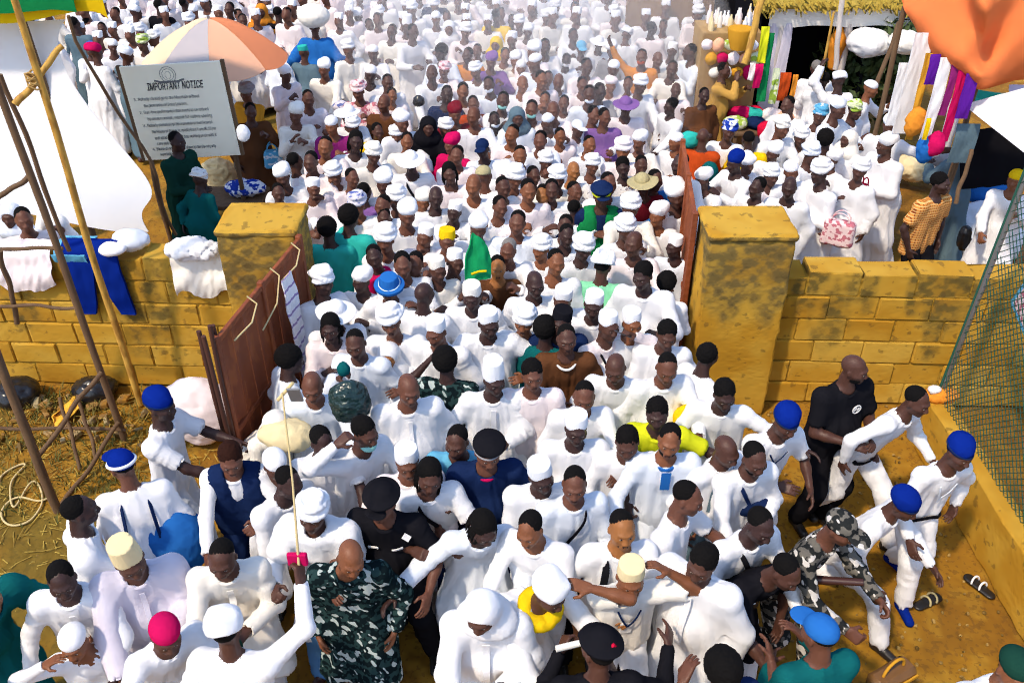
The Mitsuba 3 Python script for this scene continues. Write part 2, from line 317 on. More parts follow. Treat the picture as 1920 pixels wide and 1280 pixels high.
for s in (.0, 2.1, 4.2):
    p = fence_pt(s, 0); obj('fence_post', tube([p + [.03, 0, -.02], fence_pt(s, 1.0) + [.03, 0, .03]], .022, 10), 'metal_grey', fk, smooth=40)
# ---------------------------------------------------------------- implicit shapes -> smooth meshes
def nets(D, lo, h):
    s = D < 0
    c = np.zeros(np.array(D.shape) - 1, np.int8)
    for o in np.ndindex(2, 2, 2): c += s[o[0]:D.shape[0] - 1 + o[0], o[1]:D.shape[1] - 1 + o[1], o[2]:D.shape[2] - 1 + o[2]]
    act = (c > 0) & (c < 8)
    ijk = np.argwhere(act); idx = np.full(act.shape, -1, np.int64); idx[act] = np.arange(len(ijk))
    acc, cnt = np.zeros((len(ijk), 3)), np.zeros(len(ijk))
    val = {o: D[ijk[:, 0] + o[0], ijk[:, 1] + o[1], ijk[:, 2] + o[2]].astype(float) for o in np.ndindex(2, 2, 2)}
    for o in np.ndindex(2, 2, 2):
        for k in range(3):
            if o[k]: continue
            o2 = tuple(1 if q == k else o[q] for q in range(3))
            da, db = val[o], val[o2]
            x = (da < 0) != (db < 0)
            t = np.where(x, da / np.where(da == db, 1, da - db), 0)
            p = np.tile(np.array(o, float), (len(ijk), 1)); p[:, k] += t
            acc += p * x[:, None]; cnt += x
    V = lo + h * (ijk + acc / np.maximum(cnt, 1)[:, None])
    F = []
    for k in range(3):
        u, v = (k + 1) % 3, (k + 2) % 3
        sl = [slice(1, -1)] * 3; sl[k] = slice(0, -1); a = s[tuple(sl)]
        sl[k] = slice(1, None); b = s[tuple(sl)]
        e = np.argwhere(a != b)
        if not len(e): continue
        inside = a[e[:, 0], e[:, 1], e[:, 2]]
        off = np.ones(3, int); off[k] = 0; e = e + off
        def cell(du, dv):
            q = e.copy(); q[:, u] += du; q[:, v] += dv
            return idx[q[:, 0], q[:, 1], q[:, 2]]
        Q = np.stack([cell(-1, -1), cell(0, -1), cell(0, 0), cell(-1, 0)], 1)
        F.append(np.where(inside[:, None], Q, Q[:, ::-1]))
    Q = np.vstack(F)
    return V, np.vstack([Q[:, [0, 1, 2]], Q[:, [0, 2, 3]]])

class Blob:
    def __init__(s): s.ops = []
    def cone(s, a, b, ra, rb=None, k=.02, n=None, f=1.0, cut=False):
        s.ops.append(('c', np.asarray(a, float), np.asarray(b, float), ra, ra if rb is None else rb, k, None if n is None else np.asarray(n, float), f, cut)); return s
    def ell(s, c, r, k=.02, R=None, cut=False):
        s.ops.append(('e', np.asarray(c, float), np.asarray(r, float), np.eye(3) if R is None else np.asarray(R, float), k, cut)); return s
    def plane(s, n, d):            # keeps n.p < d
        s.ops.append(('p', np.asarray(n, float), d)); return s
    def mesh(s, h):
        lo, hi = np.full(3, 9.0), np.full(3, -9.0)
        for o in s.ops:
            if o[0] == 'c' and not o[8]:
                r = max(o[3], o[4]); lo = np.minimum(lo, np.minimum(o[1], o[2]) - r); hi = np.maximum(hi, np.maximum(o[1], o[2]) + r)
            elif o[0] == 'e' and not o[5]:
                e = np.abs(o[3]) @ o[2]; lo = np.minimum(lo, o[1] - e); hi = np.maximum(hi, o[1] + e)
        lo = lo - 2.5 * h - .012; n = np.ceil((hi - lo) / h + 3.5).astype(int)
        ax = [(lo[k] + h * np.arange(n[k])).astype(np.float32) for k in range(3)]
        D = np.full(n, .3, np.float32)
        for o in s.ops:
            if o[0] == 'p':
                d = o[1][0] * ax[0][:, None, None] + o[1][1] * ax[1][None, :, None] + o[1][2] * ax[2][None, None, :] - o[2]
                D = np.maximum(D, d.astype(np.float32)); continue
            if o[0] == 'c':
                k = o[5]; r = max(o[3], o[4]); bl, bh = np.minimum(o[1], o[2]) - r, np.maximum(o[1], o[2]) + r; cut = o[8]
            else:
                k = o[4]; e = np.abs(o[3]) @ o[2]; bl, bh = o[1] - e, o[1] + e; cut = o[5]
            m = k + 2.5 * h
            i0 = np.clip(np.floor((bl - m - lo) / h).astype(int), 0, n); i1 = np.clip(np.ceil((bh + m - lo) / h).astype(int) + 1, 0, n)
            if (i1 <= i0).any(): continue
            sl = tuple(slice(i0[q], i1[q]) for q in range(3))
            X, Y, Z = ax[0][sl[0]][:, None, None], ax[1][sl[1]][None, :, None], ax[2][sl[2]][None, None, :]
            if o[0] == 'c':
                _, a, b, ra, rb, k, nn, f, cut = o
                ba = (b - a); L = max(float(ba @ ba), 1e-9)
                px, py, pz = X - a[0], Y - a[1], Z - a[2]
                t = np.clip((px * ba[0] + py * ba[1] + pz * ba[2]) / L, 0, 1)
                qx, qy, qz = px - t * ba[0], py - t * ba[1], pz - t * ba[2]
                if nn is not None:
                    w = (f - 1) * (qx * nn[0] + qy * nn[1] + qz * nn[2]); qx, qy, qz = qx + w * nn[0], qy + w * nn[1], qz + w * nn[2]
                d = np.sqrt(qx * qx + qy * qy + qz * qz) - (ra + (rb - ra) * t)
            else:
                _, c, r, R, k, cut = o
                px, py, pz = X - c[0], Y - c[1], Z - c[2]
                q = [(px * R[0, j] + py * R[1, j] + pz * R[2, j]) for j in range(3)]
                k0 = np.sqrt(sum((q[j] / r[j]) ** 2 for j in range(3))); k1 = np.sqrt(sum((q[j] / r[j] ** 2) ** 2 for j in range(3)))
                d = k0 * (k0 - 1) / np.maximum(k1, 1e-6)
            A = D[sl]
            if cut:
                d = -d; hh = np.maximum(k - np.abs(A - d), 0) / max(k, 1e-6); D[sl] = np.maximum(A, d) + hh * hh * k * .25
            else:
                hh = np.maximum(k - np.abs(A - d), 0) / max(k, 1e-6); D[sl] = np.minimum(A, d) - hh * hh * k * .25
        return nets(D, lo, h)

def simp(m, eps):
    """The same surface with fewer triangles, nowhere moved by more than eps."""
    q = m3.Manifold(m3.Mesh(np.asarray(m[0], np.float32), np.asarray(m[1], np.uint32)))
    if q.status() != m3.Error.NoError or q.is_empty(): return m
    q = q.simplify(eps).to_mesh()
    return (np.array(q.vert_properties[:, :3], float), np.array(q.tri_verts)) if len(q.tri_verts) > 20 else m
def normals(v, f):
    n = np.zeros_like(v); c = np.cross(v[f[:, 1]] - v[f[:, 0]], v[f[:, 2]] - v[f[:, 0]])
    for k in range(3): np.add.at(n, f[:, k], c)
    return n / (np.linalg.norm(n, axis=1, keepdims=True) + 1e-12)
def ruffle(v, f, amp, scale, seed, ridge=False):
    q = v * np.asarray(scale) + 3.1 * seed
    w = meshkit.fbm(q, 2, seed % 97) - .5
    if ridge: w = .5 - 2 * np.abs(w)
    return v + normals(v, f) * (2 * amp * w)[:, None]

# ---------------------------------------------------------------- heads, hair, headgear, hands (built once, in the head's or the wrist's own frame; the face looks along -y)
def head_blob(jaw=1.0, wide=1.0, nose=1.0):
    b = Blob()
    b.ell((0, .012, .035), (.074 * wide, .096, .088), .02)
    b.ell((0, -.030, -.035), (.060 * wide, .062, .066), .05)
    b.ell((0, -.020, -.072), (.054 * wide * jaw, .058, .036), .03)
    b.cone((0, -.070, -.094), (0, -.066, -.090), .021 * jaw, k=.03)
    for s in (-1, 1):
        b.cone((s * .044, -.066, -.012), (s * .058, -.035, -.018), .022, .018, .03)
        b.cone((s * .014, -.094, .030), (s * .046, -.074, .030), .011, .010, .014)
        b.ell((s * .078 * wide, .012, -.006), (.010, .019, .031), .008)
        b.ell((s * .032, -.101, .006), (.019, .018, .012), .014, cut=True)
        b.ell((s * .031, -.080, .006), (.017, .014, .012), .004)
        b.ell((s * .017 * nose, -.102, -.030), (.011, .012, .009), .010)
    b.cone((0, -.088, .018), (0, -.108, -.026), .009, .013 * nose, .014)
    b.cone((-.020, -.090, -.059), (.020, -.090, -.059), .008, .008, .012)
    b.cone((-.017, -.087, -.070), (.017, -.087, -.070), .009, .009, .012)
    b.cone((-.021, -.103, -.0645), (.021, -.103, -.0645), .004, .004, .004, cut=True)
    b.cone((0, .020, -.060), (0, .030, -.135), .050, .054, .03)
    return b
HEADS = {lod: [head_blob(*a).mesh(h) for a in ((1, 1, 1), (1.12, 1.05, 1.15), (.9, .96, .92), (1.05, 1.0, 1.25))] for lod, h in (('near', .0085), ('far', .0115))}
def _lips():
    b = Blob().cone((-.019, -.0925, -.060), (.019, -.0925, -.060), .0068, k=.004).cone((-.016, -.0905, -.0705), (.016, -.0905, -.0705), .0080, k=.004)
    return b.mesh(.005)
LIPS = _lips()
def _eye():
    m = trimesh.creation.icosphere(2, .0120); v = np.array(m.vertices); c = np.tile([.40, .35, .30], (len(v), 1))
    c[v[:, 1] < -.0100] = (.01, .008, .006); c[np.abs(v[:, 2]) > .0052] = (.05, .022, .014)
    return v, np.array(m.faces), c
EYE_V, EYE_F, EYE_C = _eye()
EYE_PLY = [mikit.ply((EYE_V * [1, 1, .8] + [s * .031, -.0835, .006], EYE_F), 'eye_mat', smooth=True, color=EYE_C) for s in (-1, 1)]
LIPS_PLY = mikit.ply(LIPS, 'mouth_skin', smooth=True)

def hair_blob(t=.0, back=-.045, low=0.0):
    """Close hair that rises out of the skull: no ledge along the hairline."""
    b = Blob().ell((0, .0235 - low * .3, .0455), (.0765 + t, .0905 + t, .0835 + t), .01)
    b.plane((0, 0, -1), -back); b.cone((-.12, -.075, -.02), (.12, -.075, -.02), .062, k=.01, cut=True)
    return b
def rings_blob():
    """A wound head-tie: an inner bowl and overlapping twisted bands."""
    b = Blob().ell((0, .018, .062), (.092, .112, .086), .01)
    for i, (z, r, tl) in enumerate(((.050, .094, .25), (.078, .095, -.2), (.104, .084, .3), (.126, .062, -.25))):
        a = np.linspace(0, 2 * np.pi, 17)
        P = np.stack([r * np.cos(a), .020 + r * 1.15 * np.sin(a), z + tl * .09 * np.cos(a + i) + .012 * np.sin(2 * a + i)], 1)
        for p, q in zip(P[:-1], P[1:]): b.cone(p, q, .021, k=.010)
    b.plane((0, .55, -1), -.022)
    return b
def cap_blob(h, r=.086, top=.030, z0=.040):
    b = Blob().cone((0, .014, z0 + .02), (0, .014 + .1 * h, z0 + h - top * .6), r * 1.03, r * .97 - .1 * max(h - .12, 0), k=.02)
    b.plane((0, .18, -1), -z0); b.plane((0, .05, 1), z0 + h)
    return b
def rf(m, *a): return ruffle(*m, *a), m[1]
def make_headgear():
    g = {}
    g['w'] = rf(rings_blob().mesh(.0095), .005, (40, 40, 60), 3), 1
    b = Blob().ell((0, .025, .078), (.108, .122, .088), .01).ell((.03, .07, .125), (.060, .055, .045), .04).cone((-.05, -.05, .075), (.06, -.05, .105), .03, k=.03).cone((-.06, .02, .12), (.07, .0, .10), .03, k=.03)
    b.plane((0, .5, -1), -.018); g['W'] = b.mesh(.0095), 1
    g['k'] = cap_blob(.098).mesh(.0095), 1
    g['f'] = cap_blob(.165, .088).mesh(.0095), 1
    b = Blob().ell((0, .014, .062), (.090, .108, .078), .01); b.plane((0, .25, -1), -.038); g['s'] = b.mesh(.009), 1        # skull cap
    b = Blob().ell((0, .012, .060), (.088, .106, .082), .01); b.plane((0, .1, -1), -.045)
    bb = Blob().ell((0, -.02, .046), (.185, .205, .012), .01); g['h'] = cat_mesh([b.mesh(.0095), (lambda m: (m[0] + np.c_[m[0][:, 0] * 0, m[0][:, 1] * 0, .18 * (m[0][:, 0] ** 2 + (m[0][:, 1] + .02) ** 2) * -1.0 + .55 * m[0][:, 0] ** 2], m[1]))(bb.mesh(.0095))]), 1
    b = Blob().cone((0, .014, .06), (0, .014, .105), .092, .085, k=.02).cone((0, .010, .052), (0, .010, .046), .094, .145, .02); b.ell((0, .01, -.02), (.105, .12, .065), .01, cut=True); b.plane((0, 0, 1), .135); b.plane((0, 0, -1), -.008); g['u'] = b.mesh(.008), 1
    b = Blob().ell((.012, .022, .088), (.124, .132, .052), .01).cone((-.01, .012, .052), (.01, .012, .052), .090, k=.03); b.plane((0, .12, -1), -.040); g['r'] = rf(b.mesh(.0085), .004, (22, 22, 22), 5), 1
    b = Blob().ell((0, .022, .066), (.104, .121, .088), .01).ell((.01, .05, .105), (.085, .085, .055), .05); b.plane((0, .30, -1), -.022); g['R'] = rf(b.mesh(.0085), .006, (16, 16, 16), 5), 1
    b = Blob().ell((0, .010, .100), (.125, .138, .034), .01).cone((0, .012, .055), (0, .012, .085), .092, .100, k=.02).ell((0, -.105, .042), (.075, .055, .010), .012); b.plane((0, .15, -1), -.036); g['p'] = b.mesh(.0085), 1
    b = Blob().ell((0, .012, .058), (.090, .108, .082), .01).ell((0, -.125, .045), (.078, .085, .011), .014); b.plane((0, -.02, -1), -.030); g['b'] = b.mesh(.0085), 1
    b = Blob().ell((0, .020, .030), (.105, .118, .112), .02).cone((0, .04, -.02), (0, .05, -.15), .105, .15, .05).cone((-.10, .03, -.19), (.10, .03, -.19), .09, k=.08)
    b.ell((0, -.10, -.02), (.072, .12, .082), .02, cut=True); b.cone((0, .02, -.06), (0, .02, -.3), .062, k=.01, cut=True); g['v'] = rf(b.mesh(.011), .006, (14, 14, 8), 2), 1
    for code, mm in dict(n=hair_blob(.0).mesh(.0052), m=hair_blob(.008, -.05).mesh(.0075), a=hair_blob(.028, -.06).mesh(.009), g=hair_blob(.0).mesh(.0075)).items(): g[code] = mm, 0
    b = hair_blob(.009)
    ms = [b.mesh(.008)]; rr = np.random.default_rng(8)
    for i in range(34):
        t = rr.uniform(-2.4, 2.4); o = np.array([math.sin(t) * .082, .018 + math.cos(t) * .104, .06 - .02 * abs(t)])
        L = rr.uniform(.10, .17); ms.append(tube([o * .9, o + [0, 0, -.02], o * [1.12, 1.1, 1] + [0, 0, -L * .5], o * [1.12, 1.06, 1] + [rr.normal() * .01, rr.normal() * .01, -L]], [.011, .012, .010, .006], 6))
    g['d'] = cat_mesh(ms), 0
    for k in ('n', 'm', 'a', 'g'): g[k] = (rf(g[k][0], .0014 if k in 'ng' else .007, (60, 60, 60), 7), 0)
    return {k: (simp(m, .0016 if k not in 'nmag' else .0012), t) for k, (m, t) in g.items()}
HEADGEAR = make_headgear()
HG_PLY = {}
def hg_ply(code, bsdf):
    if code not in HG_PLY: HG_PLY[code] = mikit.ply(HEADGEAR[code][0], None, smooth=True)
    return {**HG_PLY[code], 'bsdf': {'type': 'ref', 'id': bsdf}}
_b = Blob().ell((0, -.052, -.052), (.064, .062, .048), .01); _b.ell((0, -.045, -.05), (.058, .056, .06), .004, cut=True); _b.plane((0, 1, 0), -.03)
MASK_PLY = mikit.ply(_b.mesh(.007), 'mask_mint', smooth=True)

_b = Blob().ell((0, -.0275, -.060), (.0622, .0655, .060), .01); _b.plane((0, .5, 1), -.058); _b.ell((0, -.098, -.062), (.030, .030, .013), .004, cut=True)
BEARD_PLY = mikit.ply(rf(_b.mesh(.006), .0015, (70, 70, 70), 3), 'hair_black', smooth=True)
def hand_blob(curl, thumb=.4, fat=1.0, spread=.0):
    """wrist at the origin, fingers along +z, palm facing -y, thumb on the +x side"""
    b = Blob(); X = np.array([.030, .010, -.010, -.028])
    for x in X: b.cone((x * .75, 0, .005), (x, 0, .085), .0135, .0125, .012)
    b.cone((0, 0, -.05), (0, 0, .012), .026, .023, .02, n=(0, 1, 0), f=1.3)
    for x, L, c in zip(X, (.070, .078, .072, .056), (.9, 1.0, 1.05, 1.15)):
        p = np.array([x, 0, .085]); a = 0.0; r = .0094 * fat
        for j, q in enumerate((.45, .32, .23)):
            a += curl * c * (.9, 1.1, .8)[j]
            d = np.array([spread * (x / .03) * .5, -math.sin(a), math.cos(a)]); n = p + d / np.linalg.norm(d) * L * q
            b.cone(p, n, r, r * .92, .005); p = n; r *= .92
    d1 = np.array([.75, -.35 - .3 * curl, .6]); d1 /= np.linalg.norm(d1); p0 = np.array([.026, 0, .018]); p1 = p0 + d1 * .046
    d2 = np.array([.35 - thumb, -.5 - thumb * .5, .8]); d2 /= np.linalg.norm(d2); p2 = p1 + d2 * .034
    b.cone(p0, p1, .0145, .0115, .012).cone(p1, p2, .0112, .0092, .006)
    return b
HANDS = {'near': {k: hand_blob(*a).mesh(.0080) for k, a in dict(relax=(.35, .2, 1, .1), fist=(1.25, .6, 1, 0), open=(.08, -.1, 1, .5), grip=(.95, .5, 1, 0)).items()},
         'far': {k: hand_blob(a, b, 1.3).mesh(.0135) for k, (a, b) in dict(relax=(.35, .2), fist=(1.25, .6), open=(.1, 0), grip=(.95, .5)).items()}}

# ---------------------------------------------------------------- the figure
def rx(a): c, s = math.cos(a), math.sin(a); return np.array([[1, 0, 0], [0, c, -s], [0, s, c]])
def rz(a): c, s = math.cos(a), math.sin(a); return np.array([[c, -s, 0], [s, c, 0], [0, 0, 1.0]])
def ry(a): c, s = math.cos(a), math.sin(a); return np.array([[c, 0, s], [0, 1, 0], [-s, 0, c]])
def ik(S, W, l1, l2, pole):
    d = W - S; L = np.linalg.norm(d); m = (l1 + l2) * .985
    if L > m: W = S + d / L * m; L = m
    if L < .12: W = S + d / max(L, 1e-6) * .12; L = .12
    u = (W - S) / L
    x = (l1 * l1 - l2 * l2 + L * L) / (2 * L); y = math.sqrt(max(l1 * l1 - x * x, 0))
    v = np.asarray(pole, float) - u * (u @ np.asarray(pole, float)); v /= np.linalg.norm(v) + 1e-9
    return S + u * x + v * y, W
ARMS = dict(down=(.07, .02, -.50), swing=(.06, .20, -.46), back=(.08, -.18, -.46), belly=(-.10, .24, -.26), chest=(-.10, .24, -.08), carry=(-.02, .34, -.14), face=(-.12, .22, .10), up=(.08, .12, .48), high=(.02, .2, .44),
            fwd=(.0, .46, -.14), out=(.44, .14, -.10), phone=(-.04, .34, -.02), head=(-.10, .10, .26), side=(.30, .10, -.36), wide=(.50, .05, .02), low=(.02, .40, -.34), reach=(.10, .50, .06))
HANDPOSE = dict(phone='grip', up='grip', high='grip', carry='grip', fwd='relax', head='relax', face='relax', belly='relax', low='grip')

def figure(s=1.0, lean=6, side=0, twist=0, nod=8, turn=0, tilt=0, arms=('down', 'down'), legs='stand', fat=1.0, top='robe', sleeve=1, bottom=None, shoes=1, head=0, lod='near', seed=0, crouch=0.0, loose=1.0, hands=None, hem=None, neckline=.066, poles=None, over=None):
    """Meshes of a person at the origin looking along -y: dict(skin, cloth, trousers, shoes), the 4x4 of the head, and where the hands are."""
    g = np.random.default_rng(seed + 11)
    near = lod == 'near'
    th = math.radians
    zp = (.93 - crouch) * s
    P = np.array([0, .10 * math.sin(th(lean)) * s + .12 * crouch, zp])
    Rt = rx(th(lean)) @ ry(th(side)) @ rz(th(twist))
    U, Xp, Fw = Rt @ [0, 0, 1], Rt @ [1, 0, 0], Rt @ [0, -1, 0]
    neck, chest = P + U * .50 * s, P + U * .34 * s
    nod = nod * .55 - 2
    Rh = rz(th(turn + twist)) @ rx(th(nod)) @ ry(th(tilt))
    hu, hf = Rh @ [0, 0, 1], Rh @ [0, -1, 0]
    C = neck + .055 * s * (U + hu) / np.linalg.norm(U + hu) + hu * .128 * s + hf * .016 * s
    hs = .94 * s ** .45
    w = .172 * s * (1 + .25 * (fat - 1))
    S = {sx: neck - U * .055 * s + Xp * sx * w for sx in (-1, 1)}
    skin, clo, tro = Blob(), Blob(), Blob()
    kx = dict(n=Fw, f=1.36)
    # legs
    H = {sx: P + Xp * sx * .088 * s - U * .02 for sx in (-1, 1)}
    st = dict(stand=((.11, .02), (-.11, -.02)), walk=((.09, .24), (-.09, -.20)), walk2=((.09, -.20), (-.09, .24)), wide=((.24, .05), (-.22, -.05)), run=((.10, .42), (-.12, -.34)), run2=((.10, -.36), (-.12, .42)))[legs]
    K, A = {}, {}
    for i, sx in enumerate((1, -1)):
        lift = .05 if st[i][1] < -.15 else .0
        a = np.array([st[i][0] * s, -st[i][1] * s, .085 * s + lift])
        K[sx], A[sx] = ik(H[sx], a, .44 * s, .43 * s, (sx * .12, -1, .1))
    # skin
    Ri = Rh * hs
    skin.cone(C + Ri @ [0, .024, -.075], neck - U * .05, .052, .062, .02)
    skin.cone(neck - U * .06, P, .095, .085, .03, **kx)
    for sx in (-1, 1): skin.cone(neck - U * .03, S[sx], .05, .046, .04)
    sh_meshes, handinfo, hm, E_, W_ = [], {}, [], {}, {}
    for i, sx in enumerate((1, -1)):
        spec = arms[i]
        t = np.array(ARMS[spec] if isinstance(spec, str) else spec, float)
        if isinstance(spec, str): t = t + g.normal(0, .015, 3)
        Wt = S[sx] + np.array([sx * t[0], -t[1], t[2]]) * s
        if isinstance(spec, str) and spec in ('belly', 'low') : Wt = Wt + Fw * .0
        pole = (sx * .6, .35, -.75) if (poles is None or poles[i] is None) else poles[i]
        E, Wt = ik(S[sx], Wt, .285 * s, .255 * s, pole); E_[sx] = E; W_[sx] = Wt
        fd = (Wt - E) / np.linalg.norm(Wt - E)
        fa = .95 if near else 1.05
        skin.cone(S[sx], E, (.036 if sleeve == 1 and top != 'tee' else .047) * s * fat ** .5, .038 * s * fat ** .4, .03).cone(E, E + (Wt - E) * .35, (.034 if sleeve == 1 and top != 'tee' else .039) * s * fat ** .4, (.034 if sleeve == 1 and top != 'tee' else .040) * s * fat ** .3, .02).cone(E + (Wt - E) * .3, Wt, .039 * s * fat ** .3, .0265 * s, .02)
        hp = (hands[i] if hands and hands[i] else (HANDPOSE.get(spec, 'relax') if isinstance(spec, str) else 'relax'))
        hv, hfc = HANDS[lod][hp]
        # hand frame: z along the forearm, palm (-y) turned towards the body's midline / down
        zz = fd; pal = np.array([-sx * .8, -.1, -.5]); pal = pal - zz * (pal @ zz); pal /= np.linalg.norm(pal) + 1e-9
        yy = -pal; xx = np.cross(yy, zz); M = np.stack([xx, yy, zz], 1)
        thumb_up = xx @ np.array([0, -.6, .8])
        m = hv * s * 1.02
        ff = hfc
        if thumb_up < 0: m = m * [-1, 1, 1]; ff = hfc[:, ::-1]
        hm.append((m @ M.T + Wt, ff))
        handinfo[sx] = (Wt + zz * .085 * s, zz, pal, Wt)
        # sleeve
        if sleeve:
            lo = loose
            if top == 'tee' or sleeve == .5:
                q = S[sx] + (E - S[sx]) * .70
                clo.cone(S[sx], q, .064 * s * fat ** .4 * lo, .066 * s * lo, .035)
                clo.cone(q + (E - S[sx]) * .10, q + (E - S[sx]) * .5, .054 * s * lo, k=.006, cut=True)
            else:
                wd = .010 if top in ('robe', 'tunic') else 0
                clo.cone(S[sx], E, .060 * s * fat ** .4 * lo, (.051 + wd) * s * lo, .035)
                q = E + (Wt - E) * .93
                clo.cone(E, q, (.051 + wd) * s * lo, (.040 + wd * 1.3) * s * lo, .025)
                clo.cone(q + fd * .028 * s, q + fd * .09 * s, (.034 + wd * 1.2) * s * lo, k=.006, cut=True)
    for sx in (-1, 1):
        skin.cone(K[sx], A[sx], .052 * s, .036 * s, .02).cone(H[sx], K[sx], .07 * s, .05 * s, .03)
        fdv = np.array([sx * .18, -1, 0]); fdv /= np.linalg.norm(fdv)
        toe = A[sx] + fdv * .15 * s; toe[2] = max(A[sx][2] - .055 * s, .03)
        heel = A[sx] - fdv * .03; heel[2] = max(A[sx][2] - .05 * s, .034)
        skin.cone(heel, toe, .034 * s, .028 * s, .03).cone(A[sx], heel, .036 * s, .034 * s, .02)
        if shoes:
            b = Blob().cone(heel, toe, .042 * s, .037 * s, .02).cone(A[sx], heel, .046 * s, .042 * s, .02); b.plane((0, 0, -1), -.004); b.plane((0, 0, 1), A[sx][2] + .02)
            sh_meshes.append(b.mesh(.014 if near else .022))
    sk = skin.mesh(.018 if near else .030)
    hv, hfc = HEADS[lod][head % 4]
    headm = (hv @ Ri.T + C, hfc)
    parts = [sk, headm] + hm
    try:
        ms = [m3.Manifold(m3.Mesh(np.asarray(v, np.float32), np.asarray(f, np.uint32))) for v, f in parts]
        if all(m.status() == m3.Error.NoError and not m.is_empty() for m in ms):
            u = ms[0]
            for m in ms[1:]: u = u + m
            q = u.to_mesh(); skm = (np.array(q.vert_properties[:, :3], float), np.array(q.tri_verts))
        else: skm = cat_mesh(parts)
    except Exception: skm = cat_mesh(parts)
    # upper garment
    fb = fat
    for sx in (-1, 1):
        clo.cone(P + Xp * sx * .062 * s * fb, chest + Xp * sx * .082 * s * fb, .118 * s * fb, .118 * s * fb ** .6, .05, **kx)
    clo.cone(S[-1] + U * .004, S[1] + U * .004, .066 * s * fat ** .3, k=.05)
    clo.cone(neck - U * .035 * s, chest, .082 * s, .10 * s, .06)
    if fat > 1.12: clo.ell(P + U * .14 * s + Fw * .07 * s, np.array([.15, .12, .15]) * s * fat ** .5, .08)
    hz = {'robe': .13, 'tunic': .44, 'shirt': zp / s - .17, 'tee': zp / s - .14}[top] if hem is None else hem
    hz *= s
    down = np.array([0, 0, -1.0])
    ml = (A[1] + A[-1]) / 2
    for sx in (-1, 1):
        if top == 'robe':
            b0 = np.array([K[sx][0] * .8 + sx * .03 * s, K[sx][1] * .5 + P[1] * .5, zp * .52]); b1 = np.array([A[sx][0] * .9 + sx * .035 * s, A[sx][1] * .7 + ml[1] * .3, hz - .06])
            kk = dict(n=np.array([0, -1.0, 0]), f=1.15)
            clo.cone(P + Xp * sx * .062 * s * fb, b0, .12 * s * fb, .135 * s, .09, **kk); clo.cone(b0, b1, .135 * s, .155 * s, .12, **kk)
            if sx > 0: clo.cone(P, ml * .5 + np.array([P[0], P[1], 0]) * .5 + [0, 0, hz - .06], .13 * s * fb, .19 * s, .14, **kk)
        elif top == 'tunic':
            b0 = np.array([K[sx][0] + sx * .03 * s, K[sx][1] * .8, hz - .06]); clo.cone(P + Xp * sx * .062 * s * fb, b0, .125 * s * fb, .140 * s, .10, **dict(n=np.array([0, -1.0, 0]), f=1.1))
        else:
            clo.cone(P + Xp * sx * .060 * s * fb, P + Xp * sx * .066 * s * fb - U * .22 * s, .122 * s * fb, .120 * s * fb, .05, **kx)
    if top in ('shirt', 'tee'): clo.plane(-U, -(P @ U) + .15 * s)
    else: clo.plane(down, -hz)
    clo.cone(neck + (C - neck) * .02 + Fw * .012 * s, C + hu * .02 + Fw * .03, neckline * s, neckline * s * 1.05, .012, cut=True)
    h = .0150 if near else .031
    cv, cf = clo.mesh(h)
    n = normals(cv, cf); sd = float(seed % 89)
    # folds: hanging lengthwise round the trunk, bunching crosswise along the sleeves
    D = cv - P; tx_, tu, tf_ = D @ Xp, D @ U, D @ Fw
    ang = np.arctan2(tx_, tf_ * 1.3)
    warp = meshkit.noise(cv * [5, 5, 3] + sd, seed % 53)
    g1 = 1 - np.abs(2 * meshkit.noise(np.stack([np.cos(ang) * 3.4 + sd, np.sin(ang) * 3.4, tu * 1.6 + warp * 1.2], -1), seed % 47) - 1)
    g2 = 1 - np.abs(2 * meshkit.noise(np.stack([np.cos(ang) * 6.5 - sd, np.sin(ang) * 6.5, tu * 3.0 + warp * 1.8], -1), seed % 43) - 1)
    fall = np.clip((.50 * s - tu) / (.40 * s), .50, 1.0)
    trunk = (np.maximum(g1, .35) ** 1.5 * .023 + np.maximum(g2, .4) ** 2 * .013) * fall - .014
    arm = np.full(len(cv), 9.0); tt = np.zeros(len(cv)); 
    if sleeve:
        for sx in (-1, 1):
            for (a_, b_, o_) in ((S[sx], E_[sx], 0.0), (E_[sx], E_[sx] + (W_[sx] - E_[sx]), .285 * s)):
                ba = b_ - a_; t_ = np.clip(((cv - a_) @ ba) / (ba @ ba), 0, 1); d_ = np.linalg.norm(cv - a_ - t_[:, None] * ba, axis=1)
                m_ = d_ < arm; arm = np.where(m_, d_, arm); tt = np.where(m_, o_ + t_ * np.linalg.norm(ba) + sx * 3.7, tt)
        wa = np.clip((.115 * s * loose - arm) / (.03 * s), 0, 1) * np.clip((np.abs(tx_) - .12 * s) / (.07 * s), 0, 1)
        q_ = cv * 9
        g3 = 1 - np.abs(2 * meshkit.noise(np.stack([tt * 15 + 1.6 * warp + sd, q_[:, 0] * .45, q_[:, 2] * .45], -1), seed % 37) - 1)
        el = np.exp(-((np.abs(tt) % 3.7 - .30 * s) / .12) ** 2) * .6 + .4
        disp = trunk * (1 - wa) + wa * (np.maximum(g3, .3) ** 1.6 * .022 * el - .004)
    else: disp = trunk
    cv = cv + n * (disp * (1.0 if near else 1.15) * loose)[:, None]
    if top in ('robe', 'tunic'):
        n = normals(cv, cf); wgt = np.clip((zp - .05 - cv[:, 2]) / (.5 * s), 0, 1)
        a = .45 - np.abs(2 * meshkit.noise(np.c_[cv[:, 0] * 11 + seed, cv[:, 1] * 11, cv[:, 2] * 1.1], seed % 71) - 1)
        cv = cv + n * (a * .040 * wgt)[:, None]; cv[:, 2] = np.maximum(cv[:, 2], .02)
    out = dict(skin=skm, cloth=(cv, cf))
